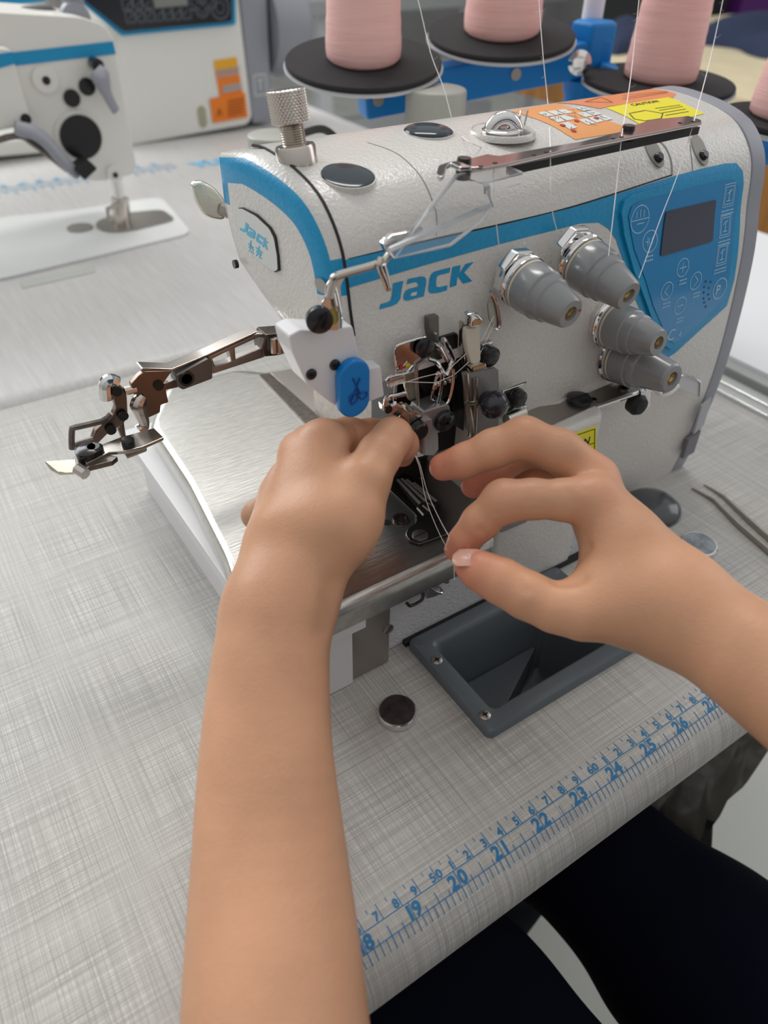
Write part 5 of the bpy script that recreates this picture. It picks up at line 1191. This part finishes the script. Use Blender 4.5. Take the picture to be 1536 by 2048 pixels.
# ------------------------------------------------------------------ spool stand and cones
SS = thing('spool_stand', 'blue metal thread stand with black foam discs behind the machine', 'spool stand', (PD(1190, 150, .70).x, PD(1190, 150, .70).y, -.02))
specs = [(727, 118, .62, 157, 75, (727, 0-120, .66)), (1003, 64, .663, 147, 76, None), (1318, 158, .66, 148, 71, None), (1580, 236, .56, 130, 82, None)]
labels = ['pink cone of thread standing on the leftmost foam disc', 'pink cone of thread on the foam disc right of the leftmost', 'slanted pink cone of thread above the yellow sticker', 'pink cone of thread cut off by the right edge of the photo']
axes = []
CX = cam.matrix_world.to_3x3()
for k, (px, py, d, rp, rc, _) in enumerate(specs):
    c = PD(px, py, d); R_ = rp*d/FPX; rr = rc*d/FPX
    ax = Vector((0, 0, 1)); view = (c-Vector(CP)); view.z = 0; view.normalize()
    if k < 2: ax = (ax-view*.16).normalized()
    elif k == 2: ax = (ax+Vector((.06, .02, 0))-view*.10).normalized()
    else: ax = (ax+Vector((.10, 0, 0))-view*.10).normalized()
    bm = nb(); lathe(bm, [(0, -.0075), (R_*.98, -.0075), (R_*1.02, -.0060), (R_*1.02, -.0045), (R_*.98, -.0042), (0, -.0042)], c, ax, 64); dk = obj('spool_disc', bm, CLRD, SS, ang=40)
    bm = nb(); lathe(bm, [(0, -.0041), (R_*.985, -.0041), (R_, -.0025), (R_, -.001), (R_*.985, 0), (0, 0)], c, ax, 64); obj('foam_pad', bm, FOAM, dk, ang=40)
    bm = nb(); lathe(bm, [(.004, -.03), (.004, .17)], c, ax, 12); obj('spool_pin', bm, STEELF, dk)
    cone = thing('thread_cone', labels[k], 'thread cone', c, 'pink thread cones on the spool stand')
    H = .165; prof = [(rr*.90, .0004), (rr*.985, .003), (rr*1.0, .008)]
    for i in range(40):
        t = i/39; prof.append((rr*(1.0-.30*t)*(1+.006*math.sin(i*1.9)), .012+t*(H-.018)))
    prof += [(rr*.62, H), (.016, H)]
    bm = nb(); lathe(bm, prof, c, ax, 48, caps=True); obj('wound_thread', bm, PINK, cone, ang=60)
    bm = nb(); lathe(bm, [(.015, H-.002), (.013, H+.012), (.0045, H+.012)], c, ax, 24); obj('cone_core', bm, mat('cone core card', (.75, .74, .70), .6), cone)
def beam(a, b, h, w, name='beam'):
    a = Vector(a); b = Vector(b); d = (b-a); s = d.normalized().cross(Vector((0, 0, 1))).normalized(); u = s.cross(d).normalized()
    bm = nb(); prism(bm, [a+s*w/2-u*h/2, a+s*w/2+u*h/2, a-s*w/2+u*h/2, a-s*w/2-u*h/2], d); return obj(name, bm, BLUEP, SS, .003)
A = PD(722, 198, .66); B = PD(1205, 108, .70); bmn = beam(A, B, .030, .028)
vdir = (A-Vector(CP)).normalized()
for px, py in ((745, 205), (1011, 148)):
    t = (px-722)/(1205-722); q = A.lerp(B, t)+(-(B-A).normalized().cross(Vector((0, 0, 1)))*-.0145); bm = nb()
    s = (B-A).normalized().cross(Vector((0, 0, 1))).normalized(); q = A.lerp(B, t)+s*.0142
    lathe(bm, [(.005, 0), (.005, .0012), (0, .0012)], q, s, 20); obj('bolt', bm, STEELF, bmn)
q = PD(1178, 118, .70); bm = nb(); box(bm, q, (.032, .030, .062)); obj('bracket', bm, BLUEP, SS, .005)
q2 = PD(1160, 122, .66); bm = nb(); lathe(bm, [(.009, 0), (.010, .004), (.010, .010), (.006, .014), (0, .015)], q2, (CP[0]-q2.x, CP[1]-q2.y, 0), 20); obj('clamp_bolt', bm, CHROME, SS)
q = PD(1180, 60, .70); bm = nb(); lathe(bm, [(.0095, -.02), (.0095, .45)], q, (0, 0, 1), 24); obj('upright_pole', bm, POLE, SS)
q = PD(1168, 160, .70); bm = nb(); lathe(bm, [(.016, -.02-q.z), (.016, .0)], (q.x, q.y, q.z), (0, 0, 1), 24); obj('lower_pole', bm, BLUEP, SS)
beam(PD(1190, 150, .70), PD(1330, 205, .70), .025, .025); beam(PD(1330, 205, .70), PD(1560, 300, .60), .025, .025)
# ================================================================== the person: both arms and the trousered legs
def rcone(P, a, b, r1, r2):
    """signed distance to a round cone from a (radius r1) to b (radius r2)"""
    a = np.asarray(a, np.float32); b = np.asarray(b, np.float32); ba = b-a; l2 = float(ba@ba); rr = r1-r2; a2 = l2-rr*rr
    if a2 <= 1e-9: 
        return np.linalg.norm(P-a, axis=1)-max(r1, r2)
    il2 = 1.0/l2; pa = P-a; y = pa@ba; z = y-l2
    x2 = ((pa*l2-np.outer(y, ba))**2).sum(1); y2 = y*y*l2; z2 = z*z*l2
    k = np.sign(rr)*rr*rr*x2
    d = (np.sqrt(x2*a2*il2)+y*rr)*il2-r1
    c1 = np.sign(z)*a2*z2 > k; c2 = np.sign(y)*a2*y2 < k
    d = np.where(c2, np.sqrt(x2+y2)*il2-r1, d); d = np.where(c1, np.sqrt(x2+z2)*il2-r2, d)
    return d
def smin(a, b, k):
    h = np.maximum(k-np.abs(a-b), 0)/k; return np.minimum(a, b)-h*h*k*.25
def chain(P, J, k):
    d = None
    for (a, r1), (b, r2) in zip(J, J[1:]):
        q = rcone(P, a, b, r1, r2); d = q if d is None else smin(d, q, k)
    return d
def surface(fn, lo, hi, h):
    """surface nets over a narrow band"""
    lo = np.array(lo); hi = np.array(hi); N = np.ceil((hi-lo)/h).astype(int)+1; st = 5
    cN = np.ceil(N/st).astype(int)+1
    g = np.stack(np.meshgrid(*[np.arange(n)*st*h for n in cN], indexing='ij'), -1).reshape(-1, 3)+lo
    cd_ = np.concatenate([fn(c.astype(np.float32)) for c in np.array_split(g, max(1, len(g)//200000))]).reshape(cN)
    D = cd_.repeat(st, 0).repeat(st, 1).repeat(st, 2)[:N[0], :N[1], :N[2]].astype(np.float32)
    near = np.abs(D) < st*h*1.9
    idx = np.argwhere(near); pts = (idx*h+lo).astype(np.float32)
    v = np.concatenate([fn(c) for c in np.array_split(pts, max(1, len(pts)//200000))])
    D[near] = v
    s = D < 0
    c = [s[:-1, :-1, :-1], s[1:, :-1, :-1], s[:-1, 1:, :-1], s[1:, 1:, :-1], s[:-1, :-1, 1:], s[1:, :-1, 1:], s[:-1, 1:, 1:], s[1:, 1:, 1:]]
    cnt = sum(x.astype(np.int8) for x in c); act = (cnt > 0) & (cnt < 8); ids = -np.ones(act.shape, np.int64); A = np.argwhere(act); ids[act] = np.arange(len(A))
    corners = [(i & 1, (i >> 1) & 1, (i >> 2) & 1) for i in range(8)]; val = np.stack([D[A[:, 0]+o[0], A[:, 1]+o[1], A[:, 2]+o[2]] for o in corners], 1)
    acc = np.zeros((len(A), 3)); n_ = np.zeros(len(A))
    for i in range(8):
        for ax in range(3):
            j = i | (1 << ax)
            if j == i: continue
            va, vb = val[:, i], val[:, j]; m_ = (va < 0) != (vb < 0); t = np.where(m_, va/(va-vb+1e-20), 0); p = np.tile(np.array(corners[i], float), (len(A), 1)); p[:, ax] += t
            acc[m_] += p[m_]; n_[m_] += 1
    V = (A+acc/n_[:, None])*h+lo; F = []
    for ax in range(3):
        sl0 = [slice(1, -1)]*3; 
        o = [1, 1, 1]; a0 = s[1:-1, 1:-1, 1:-1]; sh = [slice(1, -1)]*3; sh[ax] = slice(2, None); b0 = s[tuple(sh)]
        E_ = np.argwhere(a0 != b0)+1; u, w = [(1, 2), (2, 0), (0, 1)][ax]
        e1 = np.zeros(3, int); e1[u] = 1; e2 = np.zeros(3, int); e2[w] = 1
        E_ = E_[(E_ < np.array(act.shape)).all(1)]
        q = [E_-e1-e2, E_-e2, E_, E_-e1]; I = [ids[tuple(x.T)] for x in q]; fl = s[tuple(E_.T)]
        Q = np.stack(I, 1); Q = np.where(fl[:, None], Q, Q[:, ::-1]); F.append(Q[(Q >= 0).all(1)])
    return V, np.concatenate(F)
def P_(px, py, d): return tuple(PD(px, py, d))
def J_(px, py, d, rpx): return (np.array(PD(px, py, d)), rpx*d/FPX)    # joint from pixel, depth and half-width in pixels
def crease(P, d, a, b, depth, w):
    a = np.array(a, np.float32); b = np.array(b, np.float32); ba = b-a; t = np.clip(((P-a)@ba)/(ba@ba), 0, 1); q = np.linalg.norm(P-a-t[:, None]*ba, axis=1)
    return d+1.7*depth*np.exp(-(q/(1.6*w))**2)

# left arm (enters from the bottom, back of the hand to the viewer)
def sub_oval(J, off):
    """two parallel chains make an oval limb"""
    off = np.array(off)
    return [(p+off*r, r*.80) for p, r in J], [(p-off*r, r*.80) for p, r in J]
def dens(J, n=5):
    P = cr([tuple(p) for p, r in J], n); R_ = cr([(r, 0, 0) for p, r in J], n)
    return [(np.array(p), r.x) for p, r in zip(P, R_)]
side_v = np.array((PD(900, 1500, .32)-PD(500, 1500, .32)).normalized())
LFA = [J_(600, 3500, .185, 330), J_(565, 2520, .235, 215), J_(551, 2048, .268, 181), J_(541, 1750, .295, 152), J_(533, 1500, .313, 126), J_(542, 1320, .326, 110), J_(556, 1215, .335, 98)]
LFA = dens(LFA); LFa, LFb = sub_oval(LFA, side_v*.20)
Lw = (553, 1180)
LP = [[J_(530, 1190, .338, 50), J_(535, 1095, .347, 42), J_(550, 985, .362, 32)],
      [J_(565, 1180, .334, 62), J_(575, 1060, .342, 58), J_(600, 925, .356, 44)],
      [J_(610, 1180, .333, 50), J_(640, 1040, .338, 66), J_(648, 893, .354, 50)],
      [J_(635, 1150, .334, 42), J_(680, 1060, .336, 70), J_(700, 1010, .340, 56)]]
LTH = [J_(650, 1105, .335, 56), J_(705, 1030, .338, 58), J_(728, 962, .342, 49), J_(760, 908, .350, 40), J_(786, 874, .358, 35), J_(804, 888, .373, 29), J_(808, 906, .384, 23)]
LIX = [J_(648, 888, .358, 48), J_(695, 874, .376, 38), J_(742, 872, .388, 33), J_(775, 870, .392, 30), J_(814, 880, .394, 24)]
LMI = [J_(600, 905, .362, 42), J_(618, 885, .390, 34), J_(690, 900, .402, 32), J_(760, 905, .402, 28), J_(806, 912, .400, 22)]
LRI = [J_(572, 955, .366, 34), J_(580, 950, .396, 30), J_(620, 985, .408, 31), J_(690, 1000, .405, 27)]
LPI = [J_(545, 1005, .368, 32), J_(512, 1030, .386, 27), J_(560, 1080, .400, 27), J_(620, 1080, .398, 24)]
def left_sdf(P):
    d = smin(chain(P, LFa, .004), chain(P, LFb, .004), .010)
    d = smin(d, rcone(P, *[J_(502, 1250, .340, 1)[0], J_(502, 1270, .340, 1)[0]], .0085, .0085), .012)
    palm = None
    for c in LP:
        q = chain(P, c, .006); palm = q if palm is None else smin(palm, q, .012)
    palm = smin(palm, d, .018)
    out = smin(palm, chain(P, LTH, .006), .0045)
    for f, k in ((LIX, .006), (LMI, .006), (LRI, .005), (LPI, .005)):
        out = np.minimum(out, smin(palm, chain(P, f, .0035), k))
    out = crease(P, out, P_(716, 856, .366), P_(722, 890, .366), .0006, .0012)
    out = crease(P, out, P_(668, 1172, .320), P_(652, 1260, .318), .0012, .003)
    return out
# right arm (enters from the right, finger and thumb pinching the thread)
RFA = [J_(2700, 2250, .205, 215), J_(1900, 1600, .255, 160), J_(1650, 1420, .282, 128), J_(1505, 1318, .298, 106), J_(1410, 1252, .312, 94), J_(1345, 1205, .320, 94)]
dr = np.array((PD(1480, 1220, .3)-PD(1340, 1440, .3)).normalized())
RFA = dens(RFA); RFa, RFb = sub_oval(RFA, dr*.20)
RP = [[J_(1335, 1185, .320, 66), J_(1258, 1090, .328, 66), J_(1183, 1000, .334, 44)],
      [J_(1315, 1150, .326, 52), J_(1240, 1055, .338, 48), J_(1190, 960, .346, 38)],
      [J_(1295, 1150, .345, 44), J_(1225, 1060, .358, 40), J_(1180, 975, .366, 34)],
      [J_(1325, 1220, .318, 76), J_(1250, 1190, .322, 74), J_(1200, 1168, .326, 54)],
      [J_(1300, 1190, .324, 62), J_(1235, 1115, .334, 52), J_(1190, 1050, .342, 36)]]
RTH = [J_(1240, 1215, .322, 66), J_(1165, 1222, .320, 55), J_(1108, 1214, .321, 47), J_(1052, 1190, .323, 45), J_(1002, 1162, .326, 43), J_(960, 1142, .328, 36), J_(934, 1131, .330, 26)]
RIX = [J_(1190, 998, .334, 46), J_(1130, 1000, .332, 41), J_(1065, 998, .331, 39), J_(1008, 1003, .332, 43), J_(960, 1045, .338, 36), J_(930, 1080, .342, 30), J_(910, 1100, .346, 22)]
RMI = [J_(1190, 955, .346, 44), J_(1120, 903, .345, 43), J_(1048, 876, .345, 42), J_(985, 898, .349, 38), J_(930, 922, .354, 34), J_(886, 934, .359, 28)]
RRI = [J_(1180, 965, .362, 38), J_(1110, 905, .378, 36), J_(1050, 900, .384, 34), J_(988, 945, .382, 31), J_(946, 972, .382, 25)]
RPI = [J_(1180, 985, .372, 34), J_(1120, 955, .392, 30), J_(1070, 945, .400, 27), J_(1030, 975, .400, 24)]
def right_sdf(P):
    d = smin(chain(P, RFa, .004), chain(P, RFb, .004), .010)
    palm = None
    for c in RP:
        q = chain(P, c, .006); palm = q if palm is None else smin(palm, q, .011)
    palm = smin(palm, d, .018)
    out = smin(palm, chain(P, RTH, .005), .010)
    for f, k in ((RIX, .006), (RMI, .006), (RRI, .006), (RPI, .005)):
        out = np.minimum(out, smin(palm, chain(P, f, .0035), k))
    for x, y, dd, a in ((993, 968, .320, 1), (1006, 972, .320, 1), (1040, 845, .333, 1), (1050, 848, .333, 1)):
        out = crease(P, out, P_(x-2, y-8, dd), P_(x+3, y+10, dd), .0007, .0010)
    out = crease(P, out, P_(1008, 1040, .332), P_(1014, 1058, .336), .0007, .0014)
    out = crease(P, out, P_(1110, 1165, .318), P_(1150, 1150, .316), .0006, .002)
    for a, b_, dp, w in (((1150, 1120, .322), (1185, 1095, .325), .0007, .0016), ((1120, 1168, .318), (1165, 1160, .316), .0007, .0018), ((1050, 1032, .336), (1058, 1048, .340), .0006, .0012), ((960, 1058, .330), (972, 1070, .334), .0005, .0010), ((1140, 985, .322), (1146, 1004, .322), .0003, .0012), ((1050, 1160, .312), (1058, 1178, .312), .0004, .0010), ((1043, 1164, .312), (1050, 1182, .312), .0004, .0010), ((985, 888, .338), (990, 905, .338), .0004, .0009), ((1035, 905, .342), (1045, 918, .346), .0006, .0012)):
        out = crease(P, out, P_(*a), P_(*b_), dp, w)
    return out
def bounds(groups, pad=.014):
    q = np.array([p for g in groups for p, r in g]); r = max(r for g in groups for p, r in g)
    lo = np.array([min(p[i]-rr for g in groups for p, rr in g) for i in range(3)])-pad; hi = np.array([max(p[i]+rr for g in groups for p, rr in g) for i in range(3)])+pad
    return lo, hi
HGRID = .0010
V1, F1 = surface(left_sdf, *bounds([LFA, LTH, LIX, LMI, LRI, LPI]+LP), HGRID)
V2, F2 = surface(right_sdf, *bounds([RFA, RTH, RIX, RMI, RRI, RPI]+RP), HGRID)
PE = thing('person', 'seated person seen from their own eyes, bare forearms threading the machine, dark navy trousers', 'person', (.15, .02, -.75))
base = org(PE)
VV = np.concatenate([V1, V2]); FF = np.concatenate([F1, F2+len(V1)])
me = bpy.data.meshes.new('body'); me.from_pydata((VV-np.array(base)).tolist(), [], FF.tolist()); me.update()
me.polygons.foreach_set('use_smooth', [True]*len(me.polygons)); me.materials.append(SKIN)
fl = np.zeros(len(VV))
for C_, w_, k_ in [(LTH[-2], .014, .55), (LIX[-1], .013, .9), (LMI[-1], .012, .9), (RTH[-1], .017, .75), (RIX[-1], .015, .85), (RMI[-1], .016, .85), (RRI[-1], .022, .95), (RIX[3], .010, .30), (RMI[2], .010, .30), (RMI[0], .013, .35), (RIX[0], .012, .25), (LIX[0], .012, .2), (LTH[4], .010, .25)]:
    fl = np.maximum(fl, k_*np.exp(-(np.linalg.norm(VV-C_[0], axis=1)/w_)**2))
at_ = me.attributes.new('flush', 'FLOAT', 'POINT'); at_.data.foreach_set('value', fl.astype(np.float32))
bo = bpy.data.objects.new('body', me); COL.objects.link(bo); bo.parent = PE; ORG[bo] = base
bo['label'] = 'bare forearms and hands'
sm = bo.modifiers.new('soft', 'SMOOTH'); sm.factor = .5; sm.iterations = 2

def nail(c, nrm, along, w, l, curve=.35):
    """curved nail plate; c centre on the skin, along = towards the tip"""
    c = Vector(c); nrm = Vector(nrm).normalized(); along = (Vector(along)-nrm*Vector(along).dot(nrm)).normalized(); s = along.cross(nrm)
    bm = nb(); G = []
    for j in range(9):
        v = j/8*2-1; ww = w*(1 if abs(v) < .5 else math.sqrt(max(0, 1-((abs(v)-.5)/.5)**2*.75))); row = []
        for i in range(9):
            u = i/8*2-1; a = u*curve*2
            row.append(bm.verts.new(c+s*(ww*math.sin(a)/math.sin(curve*2))+along*(v*l)+nrm*((math.cos(a)-1)*w*.9-.12*l*v*v)))
        G.append(row)
    for j in range(8):
        for i in range(8): bm.faces.new((G[j][i], G[j][i+1], G[j+1][i+1], G[j+1][i]))
    bmesh.ops.recalc_face_normals(bm, faces=bm.faces[:])
    bmesh.ops.solidify(bm, geom=bm.faces[:], thickness=.0005)
    return obj('fingernail', bm, NAIL, bo, ang=60)
def toward(px, py, d):     # unit vector from a point to the lens
    p = PD(px, py, d); return (Vector(CP)-p).normalized()
def nail_at(px, py, d, rpx, nx, ny, nz, tx, ty, w, l, push=0.9):
    """nx,ny,nz: nail normal in picture axes (right, down, towards viewer)"""
    R_ = Matrix([[RW[i][j] for j in range(3)] for i in range(3)])
    nrm = (R_ @ Vector((nx, ny, -nz))).normalized(); al = (R_ @ Vector((tx, ty, 0))).normalized()
    c = PD(px, py, d)+nrm*(rpx*d/FPX)*push; return nail(c, nrm, al, w*d/FPX, l*d/FPX)
NAILS = [(940, 1130, .328, 30, -.15, -.75, .64, -1, -.25, 24, 33), (893, 934, .358, 28, -.35, -.80, .5, -1, .38, 15, 20), (950, 962, .384, 27, -.85, .1, .5, -.6, .8, 12, 17), (915, 1094, .345, 24, -.80, -.45, .4, -.35, 1, 13, 16), (818, 878, .392, 23, .75, -.25, .6, .7, .6, 12, 15)]
for q in NAILS: nail_at(*q)

# trousers: two thighs under the table edge, meeting behind
def leg_chain(P):
    d = None
    for J in LEGS:
        q = chain(P, J, .03); d = q if d is None else smin(d, q, .012)
    return d
LEGS = [[(np.array((.20, -.42, -.27)), .100), (np.array((.150, -.08, -.235)), .090), (np.array((.118, .12, -.222)), .080), (np.array((.095, .28, -.225)), .064), (np.array((.09, .37, -.24)), .060), (np.array((.08, .37, -.50)), .052), (np.array((.08, .34, -.70)), .045)],
        [(np.array((.36, -.42, -.27)), .098), (np.array((.325, -.08, -.24)), .082), (np.array((.308, .04, -.228)), .066), (np.array((.290, .13, -.218)), .050), (np.array((.278, .19, -.235)), .048), (np.array((.28, .22, -.50)), .046), (np.array((.28, .20, -.70)), .042)]]
V3, F3 = surface(lambda P: leg_chain(P)+.0016*np.sin(P[:, 1]*55+P[:, 0]*30).astype(np.float32), *bounds(LEGS, .03), .005)
me = bpy.data.meshes.new('trousers'); me.from_pydata((V3-np.array(base)).tolist(), [], F3.tolist()); me.update()
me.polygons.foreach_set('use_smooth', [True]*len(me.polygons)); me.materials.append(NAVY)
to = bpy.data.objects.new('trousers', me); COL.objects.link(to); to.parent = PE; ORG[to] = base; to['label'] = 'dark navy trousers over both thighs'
V5, F5 = surface(lambda P: smin(rcone(P, (.06, -.46, -.20), (.06, -.40, .20), .12, .12), rcone(P, (.24, -.46, -.20), (.24, -.40, .20), .12, .12), .05), (-.12, -.66, -.36), (.42, -.22, .36), .008)  # unseen torso, added as something dark for the metal to reflect
me = bpy.data.meshes.new('unseen_torso'); me.from_pydata((V5-np.array(base)).tolist(), [], F5.tolist()); me.update(); me.materials.append(NAVYC); me.polygons.foreach_set('use_smooth', [True]*len(me.polygons))
so = bpy.data.objects.new('unseen_torso', me); COL.objects.link(so); so.parent = PE; ORG[so] = base
for x, y in ((.08, .32), (.28, .20)):
    bm = nb(); q = [(np.array((x, y-.03, FZ+.035)), .03), (np.array((x, y+.11, FZ+.03)), .028)]
    bm.free()
    V4, F4 = surface(lambda P, q=q: chain(P, q, .01), *bounds([q], .01), .004)
    me = bpy.data.meshes.new('shoe'); me.from_pydata((V4-np.array(base)).tolist(), [], F4.tolist()); me.update(); me.materials.append(BLACKR); me.polygons.foreach_set('use_smooth', [True]*len(me.polygons))
    so = bpy.data.objects.new('shoe', me); COL.objects.link(so); so.parent = PE; ORG[so] = base
# ================================================================== threads (each its own thing)
def thread(pts, label, r=.00028, fuzz=0, group=None, sm=4, name='sewing_thread'):
    bm = nb(); P = cr(pts, sm) if sm else [Vector(p) for p in pts]; tube(bm, P, r, 6)
    rnd = random.Random(len(pts)*7+fuzz)
    if fuzz >= 20: tube(bm, [P[0], P[0]+(P[0]-P[1]).normalized()*.5], r, 6)
    for i in range(fuzz):
        k = rnd.randrange(0, len(P)-1); a = P[k].lerp(P[k+1], rnd.random()); d = Vector((rnd.uniform(-1, 1), rnd.uniform(-1, 1), rnd.uniform(-1, 1))).normalized()*.0035
        tube(bm, [a, a+d*.6, a+d+Vector((0, 0, .001))], .00004, 3)
    o = obj(name, bm, THREAD, None, loc=P[-1]); tag(o, label, 'thread', group); return o
def tp_(px, py, z): return PZ(px, py, z)
thread([PD(820, -40, .46), PD(836, 0, .46), PD(861, 105, .465), PD(887, 175, .467), PD(903, 235, .47), PD(908, 252, .472), P3(925, 277, .0006), P3(960, 297, .0008), PD(1000, 299, .435), PZ(991, 326, .2566)], 'white thread falling left of the lifting ring and lying over the machine top', fuzz=30, sm=5)
thread([PZ(988, 328, .255), PY(987, 380, .250), PY(992, 440, .250), PY(998, 490, .252), PY(1003, 503, .2545)], 'white thread dropping from the guide rail to the leftmost tension knob', .00022)
thread([PD(1077, -40, .45), PD(1078, 0, .45), PD(1086, 110, .45), PD(1097, 220, .45), PZ(1101, 304, .2566)], 'second white thread from the left, running down right of the lifting ring', fuzz=22, sm=4)
thread([PZ(1101, 306, .255), PY(1101, 380, .250), PY(1106, 430, .250), PY(1116, 468, .252)], 'white thread dropping from the guide rail to the uppermost tension knob', .00022)
thread([PD(1284, -40, .46), PD(1278, 0, .46), PD(1262, 150, .45), PZ(1243, 274, .2566)], 'third white thread from the left, crossing in front of the slanted pink cone', fuzz=22, sm=4)
thread([PZ(1243, 275, .255), PY(1230, 400, .242), PY(1217, 512, .228)], 'white thread from the guide rail passing behind the second tension knob', .00022, sm=3)
thread([PD(1455, -40, .47), PD(1446, 0, .47), PD(1420, 120, .465), PZ(1388, 243, .2566)], 'rightmost white thread falling beside the slanted pink cone', fuzz=26, sm=4)
thread([PZ(1388, 244, .255), PY(1355, 350, .250), PY(1320, 440, .240), PY(1278, 556, .228)], 'white thread slanting across the blue control panel', .00022, sm=3)
# needle threads through the take-up
zq = lambda x, y: (760+x/5.12, 580+y/5.12)
thread([PY(*zq(1165, 270), .2610), PY(*zq(1050, 500), .2590), PY(*zq(750, 770), .2580), PY(*zq(700, 840), .2575), PY(*zq(590, 855), .2575), PY(*zq(420, 895), .2575), PY(*zq(215, 960), .2585)], 'upper needle thread running from the felt pad to the take-up levers', .00018, sm=0)
thread([PY(*zq(1165, 355), .2610), PY(*zq(1040, 620), .2590), PY(*zq(760, 870), .2580), PY(*zq(575, 950), .2575), PY(*zq(260, 940), .2585)], 'lower needle thread running from the felt pad to the take-up levers', .00018, sm=0)
thread([PY(*zq(145, 985), .2590), PY(*zq(135, 1120), .2590), PY(*zq(140, 1190), .2590)], 'short thread dropping from the needle thread guide to the needle clamp', .00018, sm=0)
# the two ends held between the hands
thread([PD(812, 876, .374), PD(828, 905, .374), PD(840, 930, .373), PD(855, 985, .368), PD(880, 1040, .358), PD(905, 1083, .345), PD(925, 1104, .332), PD(942, 1112, .318)], 'white thread pulled from the left fingertips to the right thumb tip', .00020, fuzz=6)
thread([PD(815, 880, .375), PD(838, 932, .373), PD(852, 1000, .370), PD(880, 1070, .362), PD(900, 1105, .356), PD(907, 1125, .352), PD(909, 1160, .352)], 'loose white thread end hanging just left of the right index fingertip', .00018)
